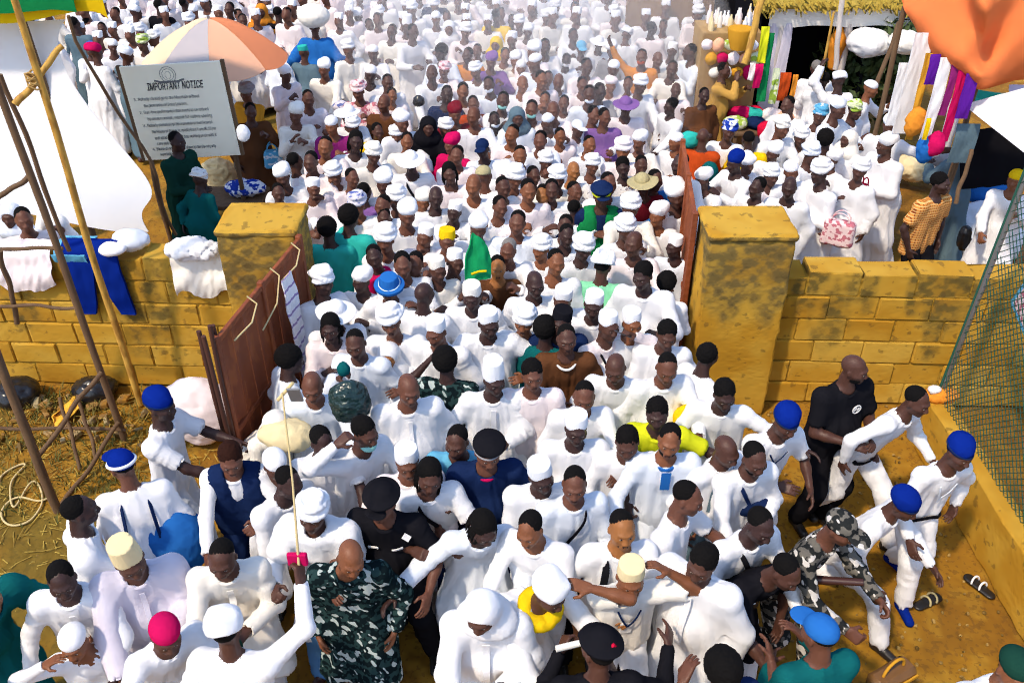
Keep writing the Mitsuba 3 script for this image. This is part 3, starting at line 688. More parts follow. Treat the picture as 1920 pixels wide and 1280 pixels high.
    if near:
        cb = Blob(); rr = neckline * s * 1.02; a_ = np.linspace(0, 2 * np.pi, 21)
        Q_ = [neck - U * (.022 + .020 * math.sin(t)) * s + Xp * rr * 1.06 * math.cos(t) + Fw * (rr * math.sin(t) + .016 * s) for t in a_]
        ch = .016 if top in ('shirt', 'tunic') else .009
        for p, q in zip(Q_[:-1], Q_[1:]): cb.cone(p, q, .0095 * s, k=.004); cb.cone(p + U * ch * s, q + U * ch * s, .0080 * s, k=.012)
        out['collar'] = cb.mesh(.0075)
    if over:
        ov = Blob()
        if over in ('vest', 'jacket'):
            for sx in (-1, 1):
                ov.cone(P + Xp * sx * .062 * s * fb - U * (.10 * s if over == 'vest' else .2 * s), chest + Xp * sx * .085 * s * fb, .156 * s * fb, .154 * s * fb ** .6, .05, **kx)
                ov.cone(neck - U * .05 * s, neck - U * .05 * s + Xp * sx * .13 * s, .096 * s, .088 * s, .04)
            ov.plane(-U, -(P @ U) + .12 * s)
            ov.cone(neck + Fw * .02, C, .074 * s, k=.01, cut=True)
            w0 = .028 if over == 'vest' else .05
            ov.cone(neck + Fw * .16 * s, P + Fw * .19 * s - U * .3, .10 * s, w0 * s, .01, cut=True)
            for sx in (-1, 1): ov.cone(S[sx] + Xp * sx * .035 * s, E_[sx], .078 * s, k=.008, cut=True)
        elif over == 'scarf':
            for a in np.linspace(0, 2 * np.pi, 13)[:-1]:
                p = neck - U * .02 * s + Xp * .100 * s * math.cos(a) + Fw * (.085 * math.sin(a) + .02) * s; q = neck - U * .02 * s + Xp * .100 * s * math.cos(a + .53) + Fw * (.085 * math.sin(a + .53) + .02) * s
                ov.cone(p, q, .038 * s, k=.03)
            for sx in (-1, 1): ov.cone(neck + Xp * sx * .09 * s + Fw * .08 * s - U * .04, chest + Xp * sx * .10 * s + Fw * .125 * s - U * (.08 + .08 * (sx > 0)), .040 * s, .050 * s, .03, n=Fw, f=1.7)
        elif over == 'shawl':
            for sx in (-1, 1): ov.cone(S[sx] + U * .01, S[sx] * .5 + E_[sx] * .5, .088 * s, .092 * s, .05)
            ov.cone(S[-1] + U * .012, S[1] + U * .012, .088 * s, k=.05); ov.cone(neck - U * .04 * s, chest + Fw * .01, .12 * s, .15 * s, .06)
            ov.plane(-U, -(chest @ U) + .10 * s); ov.cone(neck + Fw * .02, C, .070 * s, k=.01, cut=True)
        ov_v, ov_f = ov.mesh(.0165 if near else .026); out['over'] = (ruffle(ov_v, ov_f, .009, (17, 17, 10), seed % 61, True), ov_f)
    if top != 'robe' or bottom:
        for sx in (-1, 1):
            tro.cone(P + Xp * sx * .05 * s - U * .06, H[sx] - U * .06, .100 * s * fat ** .7, .098 * s * fat ** .6, .04, **kx).cone(H[sx] - U * .05, K[sx], .096 * s * fat ** .5, .078 * s, .035).cone(K[sx], A[sx] + [0, 0, .0], .080 * s, .066 * s, .03)
            tro.cone(A[sx] - [0, 0, .02], A[sx] - [0, 0, .2], .058 * s, k=.006, cut=True)
        if top == 'tunic': tro.plane((0, 0, 1), hz + .06)
        else: tro.plane(U, (P @ U) - .03 * s)
        tv, tf = tro.mesh(.017 if near else .028)
        out['trousers'] = (ruffle(tv, tf, .010, (14, 14, 9), seed % 67, True), tf)
    if sh_meshes: out['shoes'] = [simp(q, .002 if near else .004) for q in sh_meshes]
    e_ = .0016 if near else .0034
    for k_, q_ in (('skin', .8 if near else .5), ('cloth', 1.0), ('trousers', 1.4), ('collar', 1.0), ('over', 1.0)):
        if k_ in out: out[k_] = simp(out[k_], e_ * q_)
    M = np.eye(4); M[:3, :3] = Ri; M[:3, 3] = C
    return out, M, handinfo, dict(cloth=cv, over=out.get('over', (None,))[0], s=s, P=P, U=U, Fw=Fw, Xp=Xp, neck=neck, chest=chest, S=S)
# ---------------------------------------------------------------- left scaffold of poles
diffuse('wood_dark', proc(lambda p, n, uv: mix((.085, .045, .022), (.16, .095, .045), tfbm(p.x * 30, p.y * 30, p.z * 6, 3))), .85)
diffuse('bamboo', proc(lambda p, n, uv: mix((.52, .30, .05), (.34, .17, .025), smoothstep(.4, .7, tfbm(p.x * 22, p.y * 22, p.z * 7, 3)))), .7)
diffuse('rope', (.42, .26, .08), .9); diffuse('rope_pale', (.58, .46, .22), .8)
def pole(label, a, b, r0, r1=None, mat='wood_dark', seed=0, name='wooden_pole', **kw):
    k = obj(name, wood_pole(a, b, r0, r1, seed, **kw), mat, None, smooth=50); lab(k, label, 'pole'); return k
pole('tall yellow bamboo pole standing against the left wall in front of the white cloth', (-3.73, 7.20, 0), (-3.66, 6.92, 4.25), .032, .026, 'bamboo', 1, 'bamboo_pole')
pole('tall dark wooden post of the scaffold, second from the left edge', (-3.70, 6.66, 0), (-3.78, 6.55, 4.0), .032, .027, seed=2)
pole('leaning dark wooden post nearest the camera at the left edge', (-3.93, 5.69, 0), (-3.97, 5.72, 3.0), .038, .033, seed=3)
pole('thin dark pole bending along the right edge of the white cloth', at(330, 440, .9), at_y(128, 30, 8.0), .017, .014, seed=4, wob=.07)
pole('thin dark pole left of the bamboo pole, crossing the white cloth', at_y(130, 470, 7.1), at_y(0, 140, 6.9), .020, .018, seed=5)
pole('short bamboo brace tied across the tall bamboo pole', at_y(28, 196, 6.9), at_y(117, 86, 7.2), .026, .022, 'bamboo', 6, 'bamboo_pole')
pole('wooden brace rising from the foot of the nearest left post', at_y(68, 858, 5.76), at_y(190, 698, 6.60), .020, seed=7)
pole('wooden brace rising right from the lower end of the left post', at_y(108, 958, 5.72), at_y(222, 792, 6.62), .020, seed=8)
pole('thin wooden brace lying nearly level behind the left posts', at_y(0, 802, 6.4), at_y(236, 806, 6.64), .016, seed=9)
pole('wooden rail across the left edge below the laundry', at_y(-30, 574, 6.9), at_y(142, 577, 6.95), .015, seed=10)
pole('wooden rail across the left edge above the pink laundry', at_y(-30, 467, 7.0), at_y(118, 466, 7.05), .016, seed=11)
pole('slanting post at the left edge under the pink laundry', at_y(0, 470, 6.9), at_y(32, 606, 7.0), .022, seed=12)
pole('lowest wooden rail at the left edge beside the pale wire', at_y(-20, 974, 5.6), at_y(112, 980, 5.7), .016, seed=13)
pole('thin stake standing between the two left braces', at_y(112, 745, 6.5), at_y(150, 880, 6.2), .016, seed=14)
pole('thin stake right of the stake between the left braces', at_y(146, 740, 6.6), at_y(180, 862, 6.3), .016, seed=15)
pole('short brown pole at the far left edge above the blue seated person', at_y(-5, 372, 7.2), at_y(58, 328, 7.3), .022, seed=16)
_c = at_y(63, 150, 6.98); gg = np.random.default_rng(4)
k = obj('rope_lashing', cat_mesh([tube([_c + np.array([.05 * math.cos(a + i), .045 * math.sin(a + i), -.05 + .1 * i / 7 + .02 * math.sin(2 * a)]) for a in np.linspace(0, 6.3, 12)], .008, 5) for i in range(8)]), 'rope', None, smooth=True); lab(k, 'yellow rope lashing at the crossing of the two bamboo poles', 'rope')
gr = np.random.default_rng(16); V, F = [], []
for i in range(1100):
    o = np.array([gr.uniform(-5.2, -2.6), gr.uniform(4.6, 7.35), .014 + gr.uniform(0, .02)]); a = gr.uniform(0, 6.3); d = np.array([math.cos(a), math.sin(a), gr.normal(0, .12)]) * gr.uniform(.04, .16); q = np.array([-d[1], d[0], 0]) / np.linalg.norm(d) * .004; j = len(V)
    V += [o - q, o + q, o + d + q, o + d - q]; F += [[j, j + 1, j + 2], [j, j + 2, j + 3]]
k = obj('straw', (np.array(V), np.array(F)), diffuse('straw_mat', proc(lambda p, n, uv: mix((.50, .36, .08), (.20, .13, .03), cell_rand(p.x * 13, p.y * 13)))), None); lab(k, 'dry straw scattered over the dirt at left', 'straw', kind='stuff')
# loose pale wire on the ground at left
pts = [at(x, y, .02) for x, y in ((0, 905), (22, 880), (48, 872), (28, 895), (20, 925), (30, 950), (60, 905), (80, 930), (72, 960), (52, 980), (18, 985), (4, 960), (30, 935), (60, 938), (90, 935))]
from scipy.interpolate import CubicSpline
cs = CubicSpline(np.arange(len(pts)), np.array(pts)); k = obj('wire', tube(cs(np.linspace(0, len(pts) - 1, 150)) + np.array([0, 0, .012]), .009, 6), 'rope_pale', None, smooth=True); lab(k, 'tangled pale wire lying on the dirt at left', 'wire')
pts = [at(x, y, .02) for x, y in ((0, 1140), (20, 1165), (32, 1195), (38, 1225), (48, 1200), (62, 1215), (66, 1235))]
cs = CubicSpline(np.arange(len(pts)), np.array(pts)); k = obj('wire', tube(cs(np.linspace(0, len(pts) - 1, 60)) + np.array([0, 0, .012]), .012, 6), 'rope_pale', None, smooth=True); lab(k, 'short pale cable in the bottom left corner', 'wire')
# grass and litter along the left wall
gr = np.random.default_rng(6); V, F = [], []
for c in range(170):
    cx, cy = gr.uniform(-4.9, -3.0), gr.uniform(5.6, 7.35); dens = gr.integers(6, 22)
    for b in range(dens):
        o = np.array([cx + gr.normal(0, .08), cy + gr.normal(0, .08), 0]); h = gr.uniform(.03, .13); d = np.array([*gr.normal(0, .5, 2), 1]); d /= np.linalg.norm(d); s = np.array([d[1], -d[0], 0]); s = s / (np.linalg.norm(s) + 1e-6) * .006
        i = len(V); V += [o - s, o + s, o + d * h * .6 + s * .7, o + d * h * .6 - s * .7, o + d * h + np.array([d[0], d[1], -.3]) * h * .3]; F += [[i, i + 1, i + 2], [i, i + 2, i + 3], [i + 3, i + 2, i + 4]]
diffuse('grass', proc(lambda p, n, uv: mix((.16, .12, .015), (.07, .08, .010), cell_rand(p.x * 7, p.y * 7))), .8)
k = obj('grass', (np.array(V), np.array(F)), 'grass'); lab(k, 'sparse dry grass tufts on the dirt below the left wall', 'grass', kind='stuff')
def lump(name, label, cat, c, r, mat, seed, amp=.03, sc=6, parent=None, R=None, h=.022):
    b = Blob().ell((0, 0, 0), r, .02, R); v, f = b.mesh(h)
    v = ruffle(v, f, amp, (sc, sc, sc), seed); v = ruffle(v, f, amp * .5, (sc * 2.6,) * 3, seed + 1, True)
    k = obj(name, (v + np.asarray(c), f), mat, parent, smooth=True)
    if label: lab(k, label, cat)
    return k
lump('rubbish_bag', 'black rubbish bag at the far left foot of the wall', 'bag', at(28, 735, .12), (.22, .18, .14), 'plastic_black', 1)
lump('rubbish_bag', 'black rubbish bag at the wall foot behind the second left post', 'bag', at(178, 728, .10), (.22, .15, .12), 'plastic_black', 2)
k = obj('rag', ctrl_sheet([[at(96 + 16 * i + 3 * j, 780 - 14 * i + 8 * j, .03 + .05 * ((i + j) % 2)) for j in range(4)] for i in range(4)], 18, 18, .008, .02, 9, 3), cloth('cloth_rag', (.72, .40, .05)), smooth=40); lab(k, 'crumpled yellow rag on the litter below the left wall', 'rag')
lump('bottle', 'pale plastic bottle lying in the litter at left', 'bottle', at(40, 745, .05), (.045, .09, .045), CL['c'], 4, .006)
gr = np.random.default_rng(12); ms = []
for i in range(70):
    p = np.array([gr.uniform(-5, -3.0), gr.uniform(6.5, 7.35), .03]); v, f = chamfer_box(gr.uniform(.02, .12, 3) * [1, 1, .5], .005); a = gr.uniform(0, 6); ms.append((v @ rx(gr.normal(0, .4)).T @ rz(a).T + p, f))
k = obj('litter', cat_mesh(ms), diffuse('litter_mat', proc(lambda p, n, uv: mix(mix((.05, .04, .02), (.45, .36, .2), cell_rand(p.x * 9, p.y * 9)), (.25, .12, .02), cell_rand(p.x * 11 + 5, p.y * 11)))), None); lab(k, 'small litter and rubble along the foot of the left wall', 'litter', kind='stuff')

# ---------------------------------------------------------------- laundry and cloths
def cloth_on_wall(name, label, x0, x1, drop, back, mat, seed, hem=(0, 0, 0, 0), top=1.53, amp=.022, freq=7, bulge=.05):
    n = 7; xs = np.linspace(x0, x1, n); C = []
    for i, x in enumerate(xs):
        y = WY(x); e = np.interp(i / (n - 1), np.linspace(0, 1, len(hem)), hem)
        s = 1 - .16 * abs(2 * i / (n - 1) - 1) 
        C.append([[x, y + back, top + .015], [x, y + .15, top + .03], [x, y - .01, top + .015], [x, y - .03 - bulge * .3, top - .10], [x, y - .03 - bulge, top - (drop + e) * .55], [x, y - .035 - bulge * .6, top - (drop + e)]])
    k = obj(name, ctrl_sheet(C, 40, 34, .006, amp, freq, seed, (1.4, 1.2, .6)), mat, None, smooth=50); lab(k, label, 'cloth'); return k
cloth_on_wall('pink_shirt', 'pale pink shirt draped over the left wall', -4.95, -4.35, .36, .24, CL['p'], 1, (-.1, .05, 0, .03, -.06))
cloth_on_wall('white_shirt', 'white shirt hung over the left wall beside the gate pillar', -3.20, -2.66, .34, .26, CL['i'], 2, (.06, -.02, .06, .10, -.02, .0))
lump('white_bundle', 'rumpled white frilly cloth piled on the wall above the white shirt', 'cloth', at(360, 468, 1.62), (.24, .13, .085), CL['w'], 5, .045, 13)
for i, (xa, xb) in enumerate(((-4.28, -4.06), (-3.98, -3.78))): pass
tr = thing('blue_trousers', 'blue trousers straddling the left wall behind the bamboo pole', 'trousers')
def leg_strip(x0, x1, xe0, xe1, drop, seed):
    C = []
    for i in range(4):
        t = i / 3; x, xe = x0 + (x1 - x0) * t, xe0 + (xe1 - xe0) * t; y = WY(x)
        C.append([[x, y + .22, 1.56], [x, y - .02, 1.565], [x * .6 + xe * .4, y - .05, 1.56 - drop * .5], [xe, y - .05, 1.56 - drop]])
    return ctrl_sheet(C, 22, 30, .03, .016, 7, seed, (1, 1, .5))
obj('leg', leg_strip(-4.22, -3.93, -4.20, -4.05, .66, 3), CL['blue'], tr, smooth=50); obj('leg', leg_strip(-3.97, -3.70, -3.80, -3.66, .66, 4), CL['blue'], tr, smooth=50)
cloth_on_wall('teal_towel', 'folded aqua towel on the left wall beside the blue trousers', -4.30, -3.98, .06, .26, CL['sky'], 5, top=1.57, amp=.012)
k = lump('sun_cap', 'white cap left on top of the left wall', 'hat', at(212, 466, 1.60), (.13, .12, .05), CL['w'], 7, .01)
lump('grey_bundle', 'grey rounded cloth bundle behind the left wall top', 'bundle', at(245, 450, 1.6), (.17, .13, .10), CL['c'], 8, .02)
# white sheet hung behind the left wall, yellow and green awning above it
C = []
for (xt, yt), (xb, yb) in zip(((-60, 42), (-5, 42), (60, 40), (124, 36)), ((-60, 378), (60, 402), (180, 428), (279, 434))):
    a, b = at_y(xt, yt, 8.9), at_y(xb, yb, 8.55); C.append([a, a * .66 + b * .34 + [0, .02, 0], a * .33 + b * .67 + [-.02 if xt > 100 else 0, .0, 0], b])
C[-1][1] = at_y(158, 190, 8.75); C[-1][2] = at_y(272, 330, 8.62)
C = [[c[0], c[1], c[2], (c[2] + c[3]) / 2, c[3]] for c in C]
k = obj('white_sheet', ctrl_sheet(C, 40, 48, .006, .008, .9, 6, (1, 1, .3)), CL['w'], None, smooth=60); lab(k, 'large white canvas sheet hung upright behind the bamboo pole', 'sheet')
aw = thing('awning', 'yellow awning with a green top in the upper left corner', 'awning')
C = []
for i, x in enumerate((-5.9, -5.3, -4.7, -4.1, -3.72)):
    sag = .05 * math.sin(i * 2.4); C.append([[x, 8.75, 4.0 + .04 * i], [x, 8.60, 3.86 + sag * .3], [x, 8.56, 3.70], [x, 8.58, 3.42 + sag]])
obj('valance', ctrl_sheet(C, 34, 20, .006, .025, 4, 3, (1, 1, .4)), CL['yellow'], aw, smooth=60)
obj('green_band', ctrl_sheet([[[x, 8.50, 3.95], [x, 8.49, 3.7], [x, 8.50, 3.495 + .015 * math.sin(i * 2.4)]] for i, x in enumerate((-5.9, -5.3, -4.7, -4.3, -3.95))], 30, 8, .006, .012, 4, 6), CL['green'], aw, smooth=60)
C = [[[x, 8.56, 3.80 + .04 * i + .02], [x, 8.9, 4.05 + .04 * i], [x, 9.5, 4.25], [x, 10.2, 4.3]] for i, x in enumerate((-6.2, -5.3, -4.7, -4.1, -3.72))]
obj('canopy', ctrl_sheet(C, 24, 20, .006, .02, 3, 5), CL['green'], aw, smooth=60)
for x in (-5.6, -4.6): obj('support', wood_pole((x, 9.0, 0), (x, 8.7, 3.95), .03, seed=int(x * 9) % 50), 'wood_dark', aw, smooth=50)
# white pale mass behind the left gate leaf
lump('white_sack', 'large pale sack against the wall behind the left gate leaf', 'sack', at(372, 770, .38), (.36, .20, .34), CL['p'], 11, .03, 4, h=.03)

def bag_box(label, c, size, mat, rot=0.0, name='handbag'):
    k = thing(name, label, 'bag'); v, f = fine_box(size, .03, .04); v = v * (1 + .10 * (v[:, 2:3] / size[2]) * np.array([-1, -1, 0])); v = ruffle(v, f, .010, (10, 10, 10), len(label)); R = rz(rot)
    obj('bag_body', (v @ R.T + c, f), mat, k, smooth=45); a = np.linspace(0, math.pi, 13)
    for y in (-1, 1): obj('handle', tube([np.array([size[0] * .28 * math.cos(t), y * size[1] * .3, size[2] * .46 + .11 * math.sin(t)]) @ R.T + c for t in a], .008, 6), mat, k, smooth=True)
# ---------------------------------------------------------------- notice board
PAINT = diffuse("board_white", (.93, .88, .70), .6); INK = diffuse('ink', (.02, .018, .02), .7); INK2 = diffuse('ink_grey', (.13, .13, .13), .8)
nb = thing('notice_board', 'white important notice board with black lettering behind the left wall', 'sign')
TL, TR, BR, BL = at_y(229, 126, 10.52), at_y(414, 113, 10.56), at_y(450, 291, 10.54), at_y(268, 300, 10.50)
cx_ = (TL + TR + BR + BL) / 4; ex = (TR - TL + BR - BL); WB = np.linalg.norm(ex) / 2; ex /= np.linalg.norm(ex); ez = (TL + TR - BL - BR); HB = np.linalg.norm(ez) / 2; ez -= ex * (ez @ ex); ez /= np.linalg.norm(ez); en = np.cross(ex, ez)
RB = np.stack([ex, ez, en], 1); place_b = lambda v: v @ RB.T + cx_
if en[1] > 0: raise ValueError
v, f = chamfer_box((WB, HB, .03), .004); obj('panel', (place_b(v), f), PAINT, nb)
for sx in (-1, 1):
    v, f = chamfer_box((.045, HB + .02, .05), .006); obj('frame_bar', (place_b(v + [sx * (WB / 2 + .02), 0, -.012]), f), 'wood_dark', nb)
    a = place_b(np.array([sx * (WB / 2 - .06), -HB / 2, -.05])); obj('leg', wood_pole([a[0], a[1], 0], place_b(np.array([sx * (WB / 2 - .06), HB * .3, -.05])), .028, seed=30 + sx), 'wood_dark', nb, smooth=50)
def put_text(t, x, y, h, mat, width=None, bold=False, shear=0.0, name='lettering'):
    m = meshkit.text_mesh(t, h, .003, bold); v, f = np.array(m.vertices), np.array(m.faces)
    if width: v[:, 0] *= width / max(v[:, 0].max() - min(v[:, 0].min(), 0), 1e-6)
    v[:, 0] += shear * v[:, 1]
    return place_b(v + [x, y, .0165]), f
X0, Y0 = -WB / 2, HB / 2
obj('heading', put_text('IMPORTANT NOTICE', X0 + .22 * WB, Y0 - .255 * HB, .075 * HB, INK, .56 * WB, True, .12), INK, nb)
LN = (('1.', 'Nobody should go to the Mountain without', .10, .355, .62), ('', 'the permission of Sobo Leaders.', .14, .425, .44), ('2.', 'Gun-free performance that needs to be noticed', .12, .495, .66), ('', 'by announcement, outside for visitors seeking', .14, .565, .66), ('3.', 'Nobody should be at the mountain in hurriedness', .12, .635, .67), ('', 'the House of Prayer is strictly from 5 am till 10 pm', .15, .705, .66),
      ('', 'and what is beyond it has nothing to do with it', .16, .775, .64), ('', 'care and support.', .17, .835, .24), ('4.', 'Please do not bring your shoes to the site any way', .15, .895, .62), ('', 'worship.', .17, .955, .14))
for nmb, t, x, y, w in LN:
    ms = [put_text(t, X0 + x * WB, Y0 - y * HB, .034 * HB, INK2, w * WB)]
    if nmb: ms.append(put_text(nmb, X0 + (x - .045) * WB, Y0 - y * HB, .030 * HB, INK2))
    lab(obj('lettering', cat_mesh(ms), INK2, nb), kind='stuff')
def ring(r, w, cx, cy, sy=1.0, a0=0, a1=2 * math.pi, n=40):
    a = np.linspace(a0, a1, n); P = [[cx + r * math.cos(t), cy + r * sy * math.sin(t), .0165] for t in a]; v, f = tube(P, w, 5); return place_b(v), f
ms = [ring(.080 * HB, .0035, X0 + .46 * WB, Y0 - .105 * HB), ring(.058 * HB, .0025, X0 + .46 * WB, Y0 - .105 * HB), ring(.028 * HB, .002, X0 + .46 * WB, Y0 - .11 * HB, 1.3)]
v, f = chamfer_box((.20 * WB, .022 * HB, .006), .001); ms.append((place_b(v + [X0 + .46 * WB, Y0 - .178 * HB, .017]), f))
for sx in (-1, 1): v, f = chamfer_box((.05 * WB, .018 * HB, .006), .001); ms.append((place_b(v @ rz(sx * .25).T + [X0 + (.46 + sx * .125) * WB, Y0 - .165 * HB, .017]), f))
obj('crest', cat_mesh(ms), INK2, nb)

# ---------------------------------------------------------------- market umbrella
um = thing('market_umbrella', 'cream, grey and orange market umbrella behind the notice board', 'umbrella')
UC = np.array([at_y(402, 95, 11.9)[0], 11.9, 2.06]); UR = .92
cols = ['coral', 'peach', 'peach', 'sand', 'sand', 'greyp', 'peach', 'coral']
cl('greyp', .45, .42, .44)
for i in range(8):
    a0, a1 = i * math.pi / 4 + .2, (i + 1) * math.pi / 4 + .2
    C = [[UC + np.array([UR * r * math.cos(a0 + (a1 - a0) * t), UR * r * math.sin(a0 + (a1 - a0) * t), .50 * (1 - r ** 1.8) - .05 * math.sin(math.pi * t) * r]) for t in (0, .33, .67, 1)] for r in (.02, .35, .7, 1.0)]
    obj('panel', ctrl_sheet(C, 10, 8, .005, .004, 5, i), CL[cols[i]], um, smooth=50)
obj('shaft', tube([[UC[0], UC[1], 0], [UC[0], UC[1], UC[2] + .54]], .018, 8), 'metal_grey', um, smooth=50)

# ---------------------------------------------------------------- right side: canopies, hanging cloths, stalls
cn = thing('orange_canopy', 'sagging orange tarpaulin canopy in the upper right corner', 'canopy')
C = [[at(1690, 2, 3.05), at(1722, 62, 2.80), at(1765, 118, 2.62), at(1800, 148, 2.50), at(1832, 166, 2.45), at(1880, 158, 2.48), at(1990, 140, 2.5)],
     [at(1730, -30, 3.15), at(1765, 40, 3.05), at(1795, 92, 2.92), at(1822, 118, 2.80), at(1846, 132, 2.74), at(1885, 118, 2.76), at(1990, 100, 2.8)],
     [at(1775, -50, 3.2), at(1805, 0, 3.22), at(1822, 40, 3.15), at(1838, 70, 3.02), at(1850, 92, 2.86), at(1890, 70, 3.0), at(1990, 50, 3.05)],
     [at(1810, -70, 3.25), at(1818, -30, 3.4), at(1828, 0, 3.4), at(1846, 30, 3.3), at(1858, 50, 3.12), at(1900, 20, 3.25), at(1990, 0, 3.3)],
     [at(1830, -90, 3.3), at(1840, -60, 3.5), at(1850, -30, 3.5), at(1866, -10, 3.45), at(1880, 0, 3.4), at(1910, -20, 3.45), at(1990, -40, 3.5)]]
obj('tarpaulin', ctrl_sheet(C, 44, 60, .008, .030, 2.0, 4), CL['tarp'], cn, smooth=60)
for px, py, z in ((1700, 12, 3.0), (1834, 164, 2.45)):
    p = at(px, py, z); obj('support', wood_pole([p[0], p[1] + .05, 0], p + [0, .05, -.02], .03, seed=px), 'wood_dark', cn, smooth=50)
wc = thing('white_canopy', 'white canopy corner over the dark stall at the right edge', 'canopy')
a, b = at(1808, 198, 2.25), at(1960, 318, 2.25); c, d = at(1990, 150, 2.75), at(2060, 190, 2.75)
obj('sheet', ctrl_sheet([[a, a * .6 + b * .4, a * .2 + b * .8, b], [(a + c) / 2 + [0, 0, .02], a * .35 + b * .15 + (c + d) / 4, b * .4 + a * .1 + (c + d) / 4, (b + d) / 2], [c, c * .6 + d * .4, c * .2 + d * .8, d]], 24, 24, .006, .012, 3, 5), CL['w'], wc, smooth=60)
for p in (a, b): obj('support', wood_pole([p[0] + .06, p[1], 0], [p[0] + .06, p[1], 2.24], .025, seed=61), 'wood_dark', wc, smooth=50)
k = obj('teal_cloth', ctrl_sheet([[at(1826 + 22 * i, 168 + 3 * i + 9 * j - (i == 3) * 3, 2.34 - .05 * j) for j in range(4)] for i in range(4)], 20, 16, .01, .02, 8, 3), CL['aqua'], None, smooth=50); lab(k, 'bright teal cloth bundled between the orange and white canopies', 'cloth')
k = obj('lilac_cloth', ctrl_sheet([[at(1892 + 22 * i, 160 + 14 * j, 2.36 - .04 * j) for j in range(3)] for i in range(3)], 12, 12, .01, .012, 8, 5), CL['l'], None, smooth=50); lab(k, 'pale lilac cloth under the orange canopy at the right edge', 'cloth')
k = obj('dark_curtain', ctrl_sheet([[at_y(1800 + 45 * i, 245 - 4 * i + 55 * j, 9.9 - .12 * i) for j in range(3)] for i in range(5)], 26, 14, .01, .04, 3, 6, (2, 2, .5)), CL['black'], None, smooth=50); lab(k, 'black curtain added for the dark shade under the white canopy', 'curtain')  # black sheet added to make the deep shade beneath the canopy
def strip(label, px0, px1, ytop, ybot, mat, y, seed, name='hanging_cloth', amp=.02, zb=None):
    """A length of cloth hanging straight down at the distance y."""
    C = []
    for i in range(4):
        x = px0 + (px1 - px0) * i / 3; a = at_y(x, ytop, y); lo_ = at_y(x, ybot, y)[2]
        C.append([a, [a[0], a[1] - .02, a[2] * .6 + lo_ * .4], [a[0] + .01 * math.sin(seed), a[1], lo_]])
    k = obj(name, ctrl_sheet(C, 12, 22, .012, amp, 7, seed, (2, 2, .35)), mat, None, smooth=50); lab(k, label, 'cloth'); return k
HC = 'hanging length of cloth under the orange canopy'
strip('broad white cloth hanging leftmost under the orange canopy', 1716, 1752, 62, 250, CL['w'], 9.9, 1)
strip('gold cloth hanging beside the leftmost white cloth', 1736, 1750, 100, 262, CL['gold'], 9.6, 2, amp=.03)
strip('short purple cloth hanging right of the gold cloth', 1746, 1764, 102, 158, CL['purple'], 9.5, 3)
strip('wide white cloth hanging between the purple cloths', 1764, 1786, 108, 262, CL['w'], 9.45, 4)
strip('magenta purple cloth hanging left of the red cloth', 1785, 1798, 122, 216, CL['plum'], 9.4, 5)
strip('red cloth hanging right of the magenta cloth', 1798, 1814, 132, 265, CL['crimson'], 9.35, 6)
strip('dark navy cloth hanging rightmost under the orange canopy', 1812, 1836, 138, 222, CL['purple'], 9.3, 7)
strip('short white cloth hanging low behind the red cloth', 1782, 1806, 185, 275, CL['w'], 9.6, 8)
lump('cloth_bundle', 'orange cloth bundle at the bottom of the gold hanging cloth', 'bundle', at_y(1716, 228, 9.5), (.10, .08, .16), CL['orange'], 3, .03)
lump('cloth_bundle', 'shiny blue bundle hanging below the red cloth', 'bundle', at_y(1736, 282, 9.3), (.09, .08, .14), CL['cobalt'], 4, .03)
lump('cloth_bundle', 'crimson bundle beside the blue bundle', 'bundle', at_y(1755, 270, 9.25), (.09, .08, .13), CL['crimson'], 5, .03)
k = strip('yellow tassels hanging above the blue bundle', 1738, 1746, 222, 262, CL['yellow'], 9.2, 9)
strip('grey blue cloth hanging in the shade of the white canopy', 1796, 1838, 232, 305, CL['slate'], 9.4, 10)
lump('bag', 'grey bag lying below the blue bundle', 'bag', at(1775, 300, .75), (.18, .14, .14), CL['grey'], 6)
lump('sack', 'cream sack lying behind the person in the orange checked shirt', 'sack', at(1712, 316, .30), (.30, .22, .18), CL['cream'], 7, .05, 5)
lump('sack', 'pale sack heaped beside the cream sack', 'sack', at(1762, 322, .30), (.22, .22, .20), CL['i'], 8, .05, 5)
lump('ground_cloth', 'white cloth spread over goods beside the blue bundle under the canopy', 'cloth', at(1860, 432, .35), (.62, .42, .35), CL['c'], 9, .05, 3, h=.04)
lump('blue_tarp', 'rounded blue tarpaulin bundle under the white canopy', 'tarpaulin', at(1853, 345, .78), (.30, .22, .26), CL['cobalt'], 10, .03, 4, h=.03)
lump('bag', 'black bag on the wall side of the checked shirt person', 'bag', at(1808, 448, .55), (.07, .07, .15), 'plastic_black', 12)
k = obj('bucket', cat_mesh([tube([at(1836, 466, .50) + [0, 0, z] for z in (0, .12, .25, .26)], [.085, .10, .11, .112], 16)]), diffuse('bucket_grey', (.22, .25, .22), .5), None, smooth=40); lab(k, 'grey green bucket behind the wall right of the checked shirt person', 'bucket')
pole('dark pole leaning in the shade beside the blue tarpaulin bundle', at_y(1822, 280, 9.2), at_y(1792, 382, 9.0), .022, seed=44)

